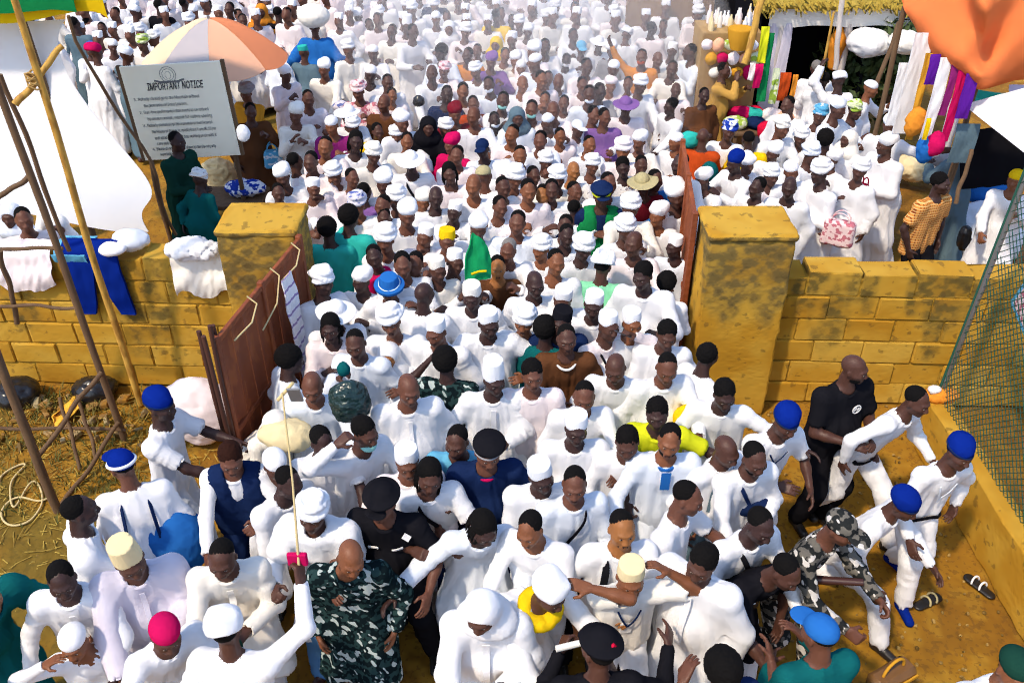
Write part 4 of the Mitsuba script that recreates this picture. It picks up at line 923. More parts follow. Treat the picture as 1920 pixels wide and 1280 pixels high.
# stall with a dark opening
st = thing('market_stall', 'market stall with yellow thatched roof and dark opening at upper right', 'stall')
YS = 13.6
def sx_(px, py, y=YS): return at_y(px, py, y)
xl, xr = sx_(1456, 100)[0], sx_(1600, 100)[0]
zt, zr = sx_(1500, 46)[2], sx_(1500, 20)[2]
def wallbox(n, x0, x1, y0, y1, z0, z1, mat, c=.01):
    v, f = chamfer_box((x1 - x0, y1 - y0, z1 - z0), c); return obj(n, (v + [(x0 + x1) / 2, (y0 + y1) / 2, (z0 + z1) / 2], f), mat, st)
wallbox('back_wall', xl - .3, xr + .2, YS + 1.6, YS + 1.66, 0, zr, CL['black']); wallbox('side_wall', xl - .33, xl - .27, YS + .05, YS + 1.6, 0, zr, CL['black']); wallbox('side_wall', xr + .2, xr + .26, YS + .1, YS + 1.6, 0, zr, CL['black'])  # walls coloured black to hold the shade of the stall interior
obj('fascia', ctrl_sheet([[[x, YS - .05, zr + .05], [x, YS - .06, (zr + zt) / 2], [x, YS - .05, zt - .03 * (i % 2)]] for i, x in enumerate(np.linspace(xl - .2, xr + 1.0, 7))], 30, 8, .01, .012, 4, 3), CL['i'], st, smooth=50)
obj('side_curtain', ctrl_sheet([[[x, YS - .02 - .04 * (i % 2), zt + .03], [x, YS - .05, zt * .6], [x - .02 * i, YS - .03 - .04 * (i % 2), .1]] for i, x in enumerate(np.linspace(xl - .18, xl + .16, 5))], 22, 14, .01, .02, 5, 7, (2, 2, .4)), CL['l'], st, smooth=50)
for px in (1582, 1456): obj('post', wood_pole([sx_(px, 100)[0], YS, 0], [sx_(px, 100)[0], YS, zr], .06, seed=px), diffuse('post_pale', (.55, .50, .46), .8), st, smooth=50)
obj('roof', ctrl_sheet([[[x, YS - .15, zr + .06 + .02 * (i % 2)], [x, YS + .8, zr + .25], [x, YS + 2.2, zr + .55]] for i, x in enumerate(np.linspace(xl - .4, xr + 1.4, 7))], 34, 20, .05, .05, 4, 9), cloth('cloth_thatch', (.40, .29, .06)), st, smooth=60)
gg = np.random.default_rng(3); V, F = [], []
for i in range(700):
    o = np.array([gg.uniform(xl - .4, xr + 1.4), YS - .15 + gg.uniform(-.05, .5), zr + .07 + gg.uniform(0, .12)]); d = np.array([gg.normal(0, .35), -.7, gg.uniform(-.9, -.1)]); d /= np.linalg.norm(d); s = np.array([.02, 0, .004]); L = gg.uniform(.06, .20); j = len(V)
    V += [o - s, o + s, o + d * L + s * .4, o + d * L - s * .4]; F += [[j, j + 1, j + 2], [j, j + 2, j + 3]]
lab(obj('thatch', (np.array(V), np.array(F)), diffuse('thatch_mat', proc(lambda p, n, uv: mix((.40, .29, .05), (.24, .16, .03), cell_rand(p.x * 24, p.y * 24, p.z * 24)))), st), kind='stuff')
obj('hanging_bundle', (lambda m: (m[0] + sx_(1567, 92), m[1]))(Blob().cone((0, 0, .3), (0, 0, .1), .05, .13, .05).cone((0, 0, .1), (0, 0, -.25), .13, .07, .05).mesh(.025)), CL['orange'], st, smooth=True)
pole('pale tall pole rising before the thatched stall', sx_(1566, 130, 13.2), sx_(1580, -10, 13.2), .035, mat='post_pale', seed=51)
pole('brown forked pole at the side of the goods stall', at_y(1396, 120, 12.2), at_y(1432, -10, 12.4), .045, mat='bamboo', seed=52)
pole('dark leaning pole in front of the bushes right of the stall', at_y(1686, 42, 12.5), at_y(1642, 165, 12.3), .03, seed=53)
# bushes, sacks behind
def bush(label, c, r, n, seed, mat):
    k = thing('bush', label, 'bush'); g = np.random.default_rng(seed); c = np.asarray(c, float)
    obj('stem', cat_mesh([tube([c * [1, 1, 0] + [0, 0, 0], c * [1, 1, .5] + g.normal(0, .1, 3), c + g.normal(0, .25, 3)], [.03, .02, .008], 6) for _ in range(5)]), 'wood_dark', k, smooth=True)
    d = g.normal(0, 1, (n, 3)); d /= np.linalg.norm(d, axis=1, keepdims=True); rad = g.random(n) ** .45
    lump_ = .65 + .6 * meshkit.noise(d * 2.2 + seed, seed)
    P = c + d * (rad * lump_)[:, None] * np.asarray(r); N = d + g.normal(0, .6, (n, 3)); N /= np.linalg.norm(N, axis=1, keepdims=True)
    A = np.cross(N, g.normal(0, 1, (n, 3))); A /= np.linalg.norm(A, axis=1, keepdims=True); B = np.cross(N, A); L = g.uniform(.05, .11, (n, 1))
    V = np.stack([P - A * L, P + B * L * .45, P + A * L, P - B * L * .45], 1).reshape(-1, 3); i = np.arange(n) * 4
    lab(obj('foliage', (V, np.vstack([np.stack([i, i + 1, i + 2], 1), np.stack([i, i + 2, i + 3], 1)])), mat, k), kind='stuff')
diffuse('leaf_dark', proc(lambda p, n, uv: mix((.020, .045, .012), (.06, .09, .016), cell_rand(p.x * 9, p.y * 9, p.z * 9))), .7); diffuse('leaf_yellow', proc(lambda p, n, uv: mix((.35, .27, .03), (.14, .13, .02), cell_rand(p.x * 9, p.y * 9, p.z * 9))), .7)
bush('dark green bush behind the stall with white sacks', at_y(1640, 120, 14.2) + [0, 0, -.1], (.9, .8, .75), 3200, 1, 'leaf_dark')
bush('dark green bush right of the leaning dark pole', at_y(1702, 95, 13.6), (.6, .6, .65), 1800, 2, 'leaf_dark')
bush('yellowing bush behind the orange canopy', at_y(1690, 40, 14.8), (.8, .5, .45), 1500, 3, 'leaf_yellow')
lump('sack', 'white sack on the bushes left of the leaning dark pole', 'sack', at_y(1630, 80, 13.4), (.32, .2, .20), CL['w'], 13, .05, 4, h=.03)
lump('sack', 'white sack on the bushes right of the leaning dark pole', 'sack', at_y(1700, 80, 13.0), (.24, .2, .14), CL['i'], 14, .05, 4, h=.03)
strip('white pointed cloth hanging left of the gold cloth', 1686, 1716, 118, 235, CL['w'], 10.2, 21)
# goods stall left of it
gs = thing('goods_stall', 'goods stall with bottles, dark doorway and yellow basket at top right', 'stall')
def gbox(n, px0, px1, py0, py1, y, dpt, mat, zb=None):
    a, b = at_y(px0, py0, y), at_y(px1, py1, y); z0 = b[2] if zb is None else zb; v, f = chamfer_box((b[0] - a[0], dpt, a[2] - z0), .01); return obj(n, (v + [(a[0] + b[0]) / 2, y + dpt / 2, (a[2] + z0) / 2], f), mat, gs)
gbox('back_wall', 1180, 1440, -60, 50, 16.4, .1, diffuse('planks_brown', proc(lambda p, n, uv: mix((.30, .16, .05), (.16, .08, .03), tfbm(p.x * 9, p.y, p.z * 1.5, 3))), .85), 0)
gbox('doorway', 1350, 1412, -60, 34, 16.1, .1, CL['black'], 0); gbox('counter', 1318, 1425, 62, 100, 13.2, .7, diffuse('planks_tan', proc(lambda p, n, uv: mix((.40, .26, .10), (.22, .12, .04), tfbm(p.x * 12, p.y * 3, p.z * 2, 3))), .85), 0)  # doorway is a solid black slab, its inner shade put into the colour
gg = np.random.default_rng(9)
for i in range(26):
    p = at_y(1326 + gg.uniform(0, 96), 58, 13.3 + gg.uniform(0, .5)); p[2] = at_y(1350, 62, 13.2)[2]; h = gg.uniform(.16, .26)
    obj('bottle', tube([p, p + [0, 0, h * .6], p + [0, 0, h * .75], p + [0, 0, h]], [.035, .036, .016, .014], 10), CL[('p', 'i', 'w', 'cream')[i % 4]], gs, smooth=40)
p = at_y(1384, 92, 12.8); obj('basket', tube([p, p + [0, 0, .12], p + [0, 0, .27], p + [0, 0, .29]], [.11, .15, .18, .17], 22), CL['gold'], gs, smooth=50)
for i in range(14):
    p = at_y(1326 + 7 * i, 84 + 26 * (i % 3), 13.05); b_ = Blob().ell((0, 0, 0), (.09, .06, .08 + .02 * (i % 2)), .02).mesh(.022); obj('ware', (ruffle(*b_, .02, (12, 12, 12), i) + p, b_[1]), CL[('p', 'gold', 'i', 'peach', 'crimson', 'w', 'limeprint')[i % 7]], gs, smooth=True)
for i, (px, a, b, m, w, lb) in enumerate(((1424, 120, 165, 'crimson', 14, 'red and pink tassels hanging left of the green cloth'), (1436, 50, 118, 'lime', 16, 'yellow green cloth hanging above the green cloth'), (1444, 62, 190, 'green', 18, 'tall green cloth hanging beside the lilac stall curtain'), (1457, 128, 195, 'limeprint', 13, 'strings of green and yellow beads hanging beside the green cloth'), (1474, 136, 188, 'rust', 20, 'bunch of rusty orange beads hanging in front of the stall'), (1492, 140, 182, 'orange', 10, 'orange beads hanging at the end of the bead row'), (1412, 118, 150, 'p', 10, 'pale pink cloth strip hanging beside the brown forked pole'))):
    strip(lb, px - w / 2, px + w / 2, a, b, CL[m], 11.9 + .03 * i, 31 + i, amp=.04)
tb = thing('goods_table', 'low table heaped with colourful goods beside the tan dress person', 'table')
c = at(1420, 232, .78); v, f = chamfer_box((.9, .9, .05), .01); obj('table_top', (v + c, f), 'wood_dark', tb)
for sx in (-1, 1):
    for sy in (-1, 1): v, f = chamfer_box((.05, .05, .75), .008); obj('leg', (v + [c[0] + sx * .4, c[1] + sy * .4, .375], f), 'wood_dark', tb)
gg = np.random.default_rng(21)
for i in range(10):
    m = ('p', 'peach', 'crimson', 'i', 'aqua', 'red', 'leaf', 'navy', 'limeprint', 'w')[i % 10]
    q = c + [gg.uniform(-.4, .4), gg.uniform(-.4, .4), .10]
    lump('folded_cloth', dict(p='pinkish', peach='peach', crimson='crimson', i='ivory', aqua='turquoise', red='bright red', leaf='speckled grey', navy='navy', limeprint='green printed', w='white')[m] + ' folded cloth heaped on the goods table', 'cloth', q, (gg.uniform(.12, .18), gg.uniform(.11, .16), gg.uniform(.07, .12)), CL[m], i, .02, 10)
    lab([x for x in labels if x.startswith('folded_cloth')][-1], group='cloths heaped on the goods table')
lump('bag', 'bright red bag at the near edge of the goods table', 'bag', at(1436, 246, .86), (.12, .10, .15), CL['red'], 17, .02)
# left market behind the wall
k = obj('low_table', cat_mesh([(lambda v, f: (v + at(428, 372, .62), f))(*chamfer_box((.95, .62, .06), .012))] + [(lambda v, f: (v + at(428, 372, .62) + [sx * .4, sy * .25, -.32], f))(*chamfer_box((.06, .06, .6), .008)) for sx in (-1, 1) for sy in (-1, 1)]), 'wood_dark', None); lab(k, 'low wooden table behind the left gate pillar', 'table')
lump('fruit_tray', 'dark blue tray heaped with purple goods on the low table', 'tray', at(460, 352, .75), (.26, .18, .08), CL['blueprint'], 18, .03, 14)
lump('sack', 'yellow sack behind the seated person in dark teal', 'sack', at(412, 330, .4), (.26, .2, .25), CL['cream'], 19, .04)
lump('white_bag', 'small white bag hanging right of the notice board', 'bag', at_y(456, 250, 9.2), (.075, .06, .10), CL['w'], 20, .012)

# cloth and ropes on the left gate leaf, shoes in the yard
p0 = GL[1] + GL[3] * .62 + np.array([0, 0, 1.86]); C = []
for i in range(4):
    q = p0 + GL[3] * (.20 * i / 3 - .1) - GL[4] * (-.05); C.append([q * [1, 1, 0] + [.06, 0, 1.88 - .0 * i], q * [1, 1, 0] + [.09, 0, 1.5], q * [1, 1, 0] + [.10, 0, 1.02 - .05 * i]])
k = obj('white_towel', ctrl_sheet(C, 14, 24, .01, .02, 7, 5, (2, 2, .4)), diffuse('cloth_plaid', proc(lambda p, n, uv: mix((.80, .79, .80), (.20, .10, .35), smoothstep(.38, .42, dr.abs((p.z * 9 - dr.floor(p.z * 9)) - .5)) * .8 * smoothstep(6.32, 6.36, p.y)))), None, smooth=50); lab(k, 'white towel with purple check hanging on the left gate leaf', 'towel')
for i in range(3):
    a = GL[1] + GL[3] * (.2 + .45 * i) + [0, 0, 1.97]; b = a + GL[3] * .4 + [.05, 0, -.15 - .2 * (i == 1)]
    k = obj('rope', tube([a, a + [.06, .02, -.08], (a + b) / 2 + [.08, 0, -.04], b], .007, 6), 'rope_pale', None, smooth=True); lab(k, ('pale rope tied near the hinge of the left gate leaf', 'pale rope looped over the middle of the left gate leaf', 'pale rope tied at the free end of the left gate leaf')[i], 'rope')
def sandal(label, px, py, rot, mat, strap):
    k = thing('sandal', label, 'sandal'); c = at(px, py, .03); R = rz(rot)
    v, f = Blob().cone((0, -.09, 0), (0, .10, 0), .040, .047, .03).mesh(.008); v[:, 2] = np.clip(v[:, 2] * .4, -.012, .014); obj('sole', (v @ R.T + c, f), mat, k, smooth=40)
    for y in (-.02, .05):
        a = np.linspace(0, math.pi, 9); v, f = tube([[.045 * math.cos(t), y + .012 * math.sin(t), .012 + .045 * math.sin(t)] for t in a], .009, 6); obj('strap', (v @ R.T + c, f), strap, k, smooth=True)
sandal('dark sandal with pale straps lying left of the other in the yard', 1738, 1128, -1.1, 'shoe_black', CL['khaki'])
sandal('black and white sandal lying nearest the low wall', 1838, 1100, .5, 'shoe_black', CL['w'])
k = lump('rubbish', 'crumpled orange and white wrapper on the end of the low wall', 'rubbish', at(1765, 740, .60), (.16, .09, .05), CL['orange'], 23, .03, 12)
k = lump('rubbish', 'white scrap lying on the orange wrapper', 'rubbish', at(1752, 730, .66), (.06, .05, .03), CL['w'], 24, .015, 12)
hb = thing('handbag', 'tan and gold handbag in the lower right foreground', 'bag'); c = at(1668, 1276, .55)
v, f = fine_box((.34, .14, .22), .03, .05); obj('bag_body', (ruffle(v, f, .008, (9, 9, 9), 3) @ rz(.5).T + c, f), diffuse('leather_tan', (.16, .075, .02), .45), hb, smooth=40)
v, f = chamfer_box((.30, .012, .03), .004); obj('trim', ((v + [0, -.078, .05]) @ rz(.5).T + c, f), CL['gold'], hb)
a_ = np.linspace(0, math.pi, 14); obj('handle', tube([np.array([.09 * math.cos(t), 0, .10 + .11 * math.sin(t)]) @ rz(.5).T + c for t in a_], .010, 8), CL['gold'], hb, smooth=True)
bn = thing('banner', 'small red and pale banner with blue border at the right edge', 'banner')
P_ = at_y(1950, 575, 6.3); v, f = chamfer_box((.03, .60, .62), .005); obj('panel', (v @ rx(.35).T + P_, f), CL['sky'], bn)
v, f = chamfer_box((.012, .50, .52), .003); obj('print', (v @ rx(.35).T + P_ + [-.018, 0, 0], f), CL['pinkprint'], bn)
# ---------------------------------------------------------------- people
HATNAME = dict(w='turban', W='headwrap', k='cap', f='tall_cap', s='skull_cap', h='sun_hat', u='bucket_hat', r='beret', R='beret', p='peaked_cap', b='cap', v='veil')
TOPNAME = dict(robe='gown', tunic='tunic', shirt='shirt', tee='shirt')
POOL, PEOPLE = {}, []
def put(key, ply_, bsdf, M): scene[key] = {**ply_, 'bsdf': {'type': 'ref', 'id': bsdf}, 'to_world': M}
def plies(o): return {k: ([mikit.ply(q, None, smooth=True) for q in m] if isinstance(m, list) else mikit.ply(m, None, smooth=True)) for k, m in o.items()}
RNG = np.random.default_rng(77)
def person(px, py, hat='n', outfit='robe:w', face=0, label=None, nick=None, skin=None, s=None, near=None, group=None, hz=None, ovc='w', colc=None, shoec=None, **kw):
    i = len(PEOPLE); g = np.random.default_rng(1000 + i)
    near = (py > 575) if near is None else near
    top, col = outfit.split(':'); col, _, tcol = col.partition('/'); tcol = tcol or 'w'
    hc, _, hcol = hat.partition(':')
    skin = skin or 'abbcc'[int(g.integers(5))]
    s = s or float(g.uniform(.89, 1.04))
    if near or kw:
        kw.setdefault('lean', float(g.uniform(2, 11))); kw.setdefault('nod', float(g.uniform(4, 18))); kw.setdefault('turn', float(g.normal(0, 9))); kw.setdefault('tilt', float(g.normal(0, 4)))
        kw.setdefault('arms', tuple(('down', 'swing', 'belly', 'down', 'carry', 'low', 'back')[int(g.integers(7))] for _ in range(2)))
        kw.setdefault('legs', ('walk', 'walk2', 'stand')[int(g.integers(3))]); kw.setdefault('fat', float(g.uniform(.94, 1.12)))
        if hc == 'v': kw.setdefault('neckline', .058)
        o, M, hand, J = figure(s, top=top, head=i, lod='near' if near else 'far', seed=i, **kw); P = plies(o); scl = 1.0
    else:
        v = (top, int(g.integers(12)))
        if v not in POOL:
            q = np.random.default_rng(hash(v[0]) % 1000 + v[1] if False else len(POOL) + 5)
            arms = tuple(('down', 'swing', 'belly', 'chest', 'carry', 'low', 'down', 'phone')[int(q.integers(8))] for _ in range(2))
            o, M, hand, J = figure(1.0, lean=q.uniform(0, 10), nod=q.uniform(0, 16), turn=q.normal(0, 12), tilt=q.normal(0, 4), arms=arms, legs=('walk', 'walk2', 'stand')[v[1] % 3], fat=q.uniform(.94, 1.15), top=top, head=v[1], lod='far', seed=len(POOL) + 300)
            POOL[v] = (plies(o), M, hand, J)
        P, M, hand, J = POOL[v]; scl = s
    yaw = math.radians(face); Rz = rz(yaw); hp = Rz @ M[:3, 3] * scl
    w = at(px, py, hp[2] if hz is None else hz)
    base = np.array([w[0] - hp[0], w[1] - hp[1], 0.0 if hz is None else hz - hp[2]])
    tr = T().translate(base.tolist()).rotate([0, 0, 1], face).scale(scl)
    key = numbered('person')
    def n(x): return numbered(f'{key}__{x}')
    put(n('body'), P['skin'], SKIN[skin], tr)
    put(n(TOPNAME[top]), P['cloth'], CL[col], tr)
    if 'trousers' in P: put(n('trousers'), P['trousers'], CL[tcol], tr)
    if 'collar' in P and hc != 'v' and kw.get('over') not in ('scarf', 'shawl'): put(n('collar'), P['collar'], CL[colc or col], tr)
    if 'over' in P: put(n({'vest': 'waistcoat'}.get(kw['over'], kw['over'])), P['over'], CL[ovc], tr)
    for q in P.get('shoes', []): put(n('shoe'), q, CL[shoec] if shoec else 'shoe_brown' if i % 3 == 0 else 'shoe_black', tr)
    Mt = tr @ T(M)
    if hc in 'nmadg': put(n('hair'), hg_ply(hc, 'hair_black'), CL[hcol] if hcol in CL else 'hair_grey' if hc == 'g' else 'hair_brown' if hcol == 'brownhair' else 'hair_black', Mt)
    elif hc != 'N':
        rot = T().rotate([0, 0, 1], float(g.uniform(-25, 25)) if hc in 'wWrR' else 0).scale(float(g.uniform(.94, 1.10)) if hc in 'wW' else .95 if hc in 'rR' else 1.0)
        put(n(HATNAME[hc]), hg_ply(hc, 'x'), CL[hcol or 'w'], Mt @ rot)
        if near and hc != 'v': put(n('hair'), hg_ply('n', 'x'), 'hair_black', Mt)
    if near:
        for e in (0, 1): scene[n('eye')] = {**EYE_PLY[e], 'to_world': Mt}
        scene[n('mouth')] = {**LIPS_PLY, 'to_world': Mt}
    def loc(p): return Rz @ (np.asarray(p) * scl) + base
    rec = dict(key=key, px=px, py=py, hat=hc, hcol=hcol, top=top, col=col, label=label, nick=nick, face=face, group=group, hand={k: (loc(v[0]), Rz @ v[1], Rz @ v[2], loc(v[3])) for k, v in hand.items()}, Mt=Mt, loc=loc, Rz=Rz, J=J, near=near)
    PEOPLE.append(rec)
    return rec
def mask(r, col='mask_mint', chin=False):
    k = numbered(r['key'] + '__face_mask'); scene[k] = {**MASK_PLY, 'bsdf': {'type': 'ref', 'id': col}, 'to_world': r['Mt'] @ T().translate([0, .004 if chin else 0, -.030 if chin else 0])}
def surf(r, x, u, back=False, lift=.013):
    """A point on the outside of the garment, x to the wearer's +x side and u up the spine from the pelvis, in the world."""
    J = r['J']; V = J['cloth'] if J['over'] is None else np.vstack([J['cloth'], J['over']]); D = V - J['P']; X, Uu, Fv = D @ J['Xp'], D @ J['U'], D @ J['Fw']
    m = (np.abs(X - x) < .028) & (np.abs(Uu - u) < .028) & (np.abs(Fv) < .32)
    f = (Fv[m].min() - lift if back else Fv[m].max() + lift) if m.any() else (-.12 if back else .12)
    return r['loc'](J['P'] + J['Xp'] * x + J['U'] * (u + .035 * max(0, min(1, (u / J['s'] - .38) / .08))) + J['Fw'] * f)
def ribbon(r, name, pts, w, mat, thick=.004):
    """A flat strip lying on the garment along (x, u) points; a third value True puts a point on the back."""
    P = np.array([surf(r, p[0], p[1], len(p) > 2 and p[2]) for p in pts])
    if len(P) > 3: P[1:-1] = (P[:-2] + 2 * P[1:-1] + P[2:]) / 4
    n = max(len(P) * 3, 8); q = CubicSpline(np.arange(len(P)), P)(np.linspace(0, len(P) - 1, n))
    c = r['loc'](r['J']['P'] + r['J']['U'] * .25); t = np.gradient(q, axis=0); o = q - c; o -= (o @ (r['Rz'] @ r['J']['U']))[:, None] * (r['Rz'] @ r['J']['U'])
    s_ = np.cross(t, o); s_ /= np.linalg.norm(s_, axis=1, keepdims=True) + 1e-9; nn = np.cross(s_, t); nn /= np.linalg.norm(nn, axis=1, keepdims=True) + 1e-9
    ring_ = [q + s_ * w / 2 + nn * thick, q - s_ * w / 2 + nn * thick, q - s_ * w / 2 - nn * thick, q + s_ * w / 2 - nn * thick]
    V = np.stack(ring_, 1).reshape(-1, 3); i, j = np.meshgrid(np.arange(n - 1), np.arange(4), indexing='ij'); i, j = i.ravel(), j.ravel()
    Q = np.stack([i * 4 + j, i * 4 + (j + 1) % 4, (i + 1) * 4 + (j + 1) % 4, (i + 1) * 4 + j], 1)
    F = np.vstack([Q[:, [0, 1, 2]], Q[:, [0, 2, 3]], [[0, 2, 1], [0, 3, 2]], [[4 * n - 4, 4 * n - 3, 4 * n - 2], [4 * n - 4, 4 * n - 2, 4 * n - 1]]])
    k = numbered(f"{r['key']}__{name}"); scene[k] = mikit.ply((V, F), CL.get(mat, mat), smooth=40); return k
def band(r, kind='strap', side=1, mat='black', w=.016):
    s = r['J']['s']; pts = [(side * .085 * s + (-side * .20 * s) * t, (.445 - .34 * t) * s) for t in np.linspace(0, 1, 8)]
    back = [(side * .085 * s, .46 * s, True), (side * .04 * s, .36 * s, True), (-side * .05 * s, .22 * s, True)]
    ribbon(r, kind, back[::-1] + pts, w * 1.7, mat)
def yoke(r, kind, mat, w=.03):
    """Two straps straight over the shoulders."""
    s = r['J']['s']
    for sx in (-1, 1): ribbon(r, kind, [(sx * .10 * s, .16 * s, True), (sx * .09 * s, .36 * s, True), (sx * .085 * s, .455 * s, True)] + [(sx * (.085 + .02 * t) * s, (.45 - .30 * t) * s) for t in np.linspace(0, 1, 6)], w * 1.4, mat)
def lanyard(r, mat='navy', low=.26):
    s = r['J']['s']
    for sx in (-1, 1): ribbon(r, 'lanyard', [(sx * .070 * s * (1 - t), (.41 - (.41 - low) * t) * s) for t in np.linspace(0, 1, 6)], .011, mat, .003)
def placket(r, mat, to=.12, w=.035):
    s = r['J']['s']; ribbon(r, 'placket', [(0, (.42 - (.42 - to) * t) * s) for t in np.linspace(0, 1, 9)], w, mat, .0025)
def belt(r, mat='black', u=-.02):
    s = r['J']['s']; a = [(x * s, u * s) for x in np.linspace(-.15, .15, 9)]
    ribbon(r, 'belt', a + [(x * s, u * s, True) for x in np.linspace(.15, -.15, 9)] + [(-.15 * s, u * s)], .035, mat)

def phone(r, side, label, mat='screen_dark'):
    p, z, pal, wr = r['hand'][side]; v, f = chamfer_box((.074, .010, .152), .004)
    y = pal; x = np.cross(y, z); R = np.stack([x, y, z], 1)
    k = obj('phone', (v @ R.T + p + pal * .024 + z * .035, f), mat); lab(k, label, 'phone')

# --- foreground, front rows: (x, y) of the head in the photograph
p1 = person(657, 1046, 'N', 'tunic:camo/black', 4, 'bald heavy person in dark camouflage tunic looking down at front', 'bald person in camouflage', 'd', 1.0, fat=1.12, nod=40, lean=12, arms=('down', 'down'), legs='walk')
p2 = person(716, 944, 'p:black', 'tee:black/black', -6, 'person in black uniform and black peaked cap reaching over the bald person', 'person in black uniform', 'c', 1.02, nod=24, lean=16, fat=1.15, arms=((.12, .26, -.34), (.06, .40, -.16)), legs='wide')
p3 = person(907, 990, 'd', 'robe:c', 10, 'person with long black hair bending forward in pale blue gown', 'long haired person in pale blue', 'a', 1.0, nod=48, lean=30, arms=('low', (.40, .18, -.22)), legs='walk')
p4 = person(903, 1150, 'v', 'robe:w', 0, 'person in white hood and wide white gown at bottom centre', 'white hooded person at bottom', 'b', 1.0, nod=42, lean=20, fat=1.25, loose=1.15, arms=('belly', 'low'))
p5 = person(1030, 1112, 'W', 'robe:w', 38, 'person in big round white headwrap with orange scarf at front', 'orange scarf person', 'b', 1.02, nod=38, lean=34, fat=1.15, arms=('fwd', 'low'), over='scarf', ovc='yellow')
p6 = person(1182, 1082, 'k:cream', 'tee:i/w', 8, 'person holding cream cap with both hands wearing a badge lanyard', 'cream cap person with lanyard', 'd', .97, nod=30, lean=8, arms=((.05, .06, .24), (.10, .12, .24)), poles=((1.0, -.3, -.1), (1.0, -.3, -.2)))
p7 = person(1316, 1056, 'm', 'robe:w', -38, 'person in wide white gown looking down left in the right foreground', 'wide white gown person', 'b', 1.03, nod=28, lean=10, fat=1.3, loose=1.1, arms=('down', (.20, .22, -.20)))
p8 = person(1424, 985, 'n', 'shirt:w/w', 24, 'person in white shirt with black shoulder strap looking down', 'black strap person', 'a', 1.0, nod=34, lean=12, arms=('low', (.06, .20, -.46)), legs='walk')
p9 = person(1288, 934, 'n', 'tee:w/w', 55, 'person in white open neck shirt turning toward the right', 'open neck shirt person', 'c', 1.0, nod=24, turn=10, arms=('carry', 'swing'))
p10 = person(1166, 992, 'n', 'shirt:w/black', 4, 'person with sunlit face, white shirt and black backpack straps', 'person with black backpack', 'e', 1.0, nod=8, lean=4, arms=('belly', (.10, .16, -.42)))
p11 = person(994, 992, 'n', 'shirt:w/w', -22, 'person with shaved head in white looking down at a phone', 'shaved head phone user', 'd', 1.0, nod=32, lean=14, arms=('carry', 'low'))
p12 = person(1077, 908, 'n', 'shirt:c/black', 14, 'person in white shirt with thin black strap behind the backpack person', 'thin black strap person', 'c', 1.0, nod=18)
p13 = person(1014, 892, 'k', 'tee:w/w', 6, 'dark faced person in white cap and white shirt left of thin strap', 'white cap front person', 'a', 1.0, nod=30, fat=1.1, arms=('down', 'belly'))
p14 = person(805, 893, 'd', 'tee:w/navy', 14, 'person with black braids in white shirt behind the black uniform', 'braided person in white', 'b', 1.0, nod=24, lean=14)
p15 = person(764, 866, 'k', 'robe:p', 10, 'person in white cap right behind the black peaked cap', None, 'c', .98, nod=22)
p16 = person(587, 962, 'w', 'tunic:w/denim', -8, 'person in white turban and draped shawl with faded blue trousers', 'turbaned person with blue trousers', 'b', 1.0, over='shawl', nod=16, lean=18, fat=1.1, arms=('belly', 'carry'))
p17 = person(541, 905, 'n', 'shirt:w/w', 48, 'person with short black hair bending right in white shirt', None, 'a', .97, nod=32, lean=22)
p18 = person(417, 1046, 'n', 'tunic:i/w', 14, 'person with dark bare head and ivory open collar gown', 'ivory gown person', 'b', 1.0, nod=34, lean=16, arms=('belly', 'low'))
p19 = person(425, 1180, 'W', 'shirt:w/w', 176, 'person in smooth round white hat seen from behind raising an arm', 'round white hat person', 'b', 1.0, nod=12, lean=8, fat=1.12, arms=((.04, .06, -.45), (.16, .30, .34)), hands=(None, 'grip'))
p20 = person(311, 1190, 's:crimson', 'tee:w/sky', 42, 'person in crimson cap stretching an arm to the left', 'crimson cap person', 'b', .96, nod=34, lean=26, arms=('low', (.36, .36, -.16)))
p21 = person(140, 1205, 's:w', 'shirt:w/w', 18, 'small boy in white striped cap with hand at his head', 'boy in striped cap', 'd', .80, neckline=.058, nod=22, arms=('down', (.05, .12, .16)))
labels_boy = p21
p22 = person(244, 1052, 'f:cream', 'robe:l', 24, 'person in tall cream cap and pale lilac gown with dark sleeve stripes', 'tall cream cap person', 'b', 1.02, nod=36, lean=14, fat=1.3, loose=1.2, arms=('belly', 'low'))
p23 = person(117, 1088, 'n', 'shirt:w/w', 12, 'person in white shirt with dark bare head at lower left', 'bare head person at lower left', 'a', 1.0, nod=26, lean=16, fat=1.1, arms=('low', (.16, .14, -.46)))
p24 = person(150, 958, 'n', 'shirt:w/w', 118, 'person with dark bare head seen from behind at left in white', None, 'a', 1.02, nod=12, lean=6, fat=1.15)
p25 = person(230, 874, 'b:blue', 'shirt:w/cobalt', 205, 'person in blue cap with white rim bending left with blue wrapper', 'blue and white cap person', 'c', 1.0, nod=18, lean=20, fat=1.1, arms=('belly', 'down'))
p26 = person(301, 762, 'R:blue', 'tee:w/c', 84, 'person in blue beret pulling at the left gate leaf', 'blue beret person at left gate', 'a', 1.0, nod=12, lean=4, arms=((.02, .46, -.22), (-.06, .44, -.30)), hands=('grip', 'grip'))
p27 = person(433, 860, 'm:brownhair', 'shirt:w/navy', 8, over='vest', ovc='navy', label='person in navy waistcoat over a white shirt beside the left gate', nick='navy waistcoat person', skin='c', s=.98, nod=34, lean=10, arms=('carry', 'low'))
p28 = person(586, 725, 'N', 'robe:c', 16, 'bald person looking down right of the left gate', 'bald person by left gate', 'c', 1.0, nod=30, lean=10, fat=1.1)
p29 = person(545, 676, 'a', 'shirt:c/w', 120, 'person with round black hair turned away beside the left gate', None, 'a', .96, nod=24)
p30 = person(684, 812, 'm', 'shirt:w/w', 44, 'person with mint mask under the chin holding a black bag', 'mint mask bag carrier', 'b', 1.0, nod=22, lean=14, arms=('carry', (.06, .10, .30)), hands=('grip', 'grip')); mask(p30, 'mask_mint', True)
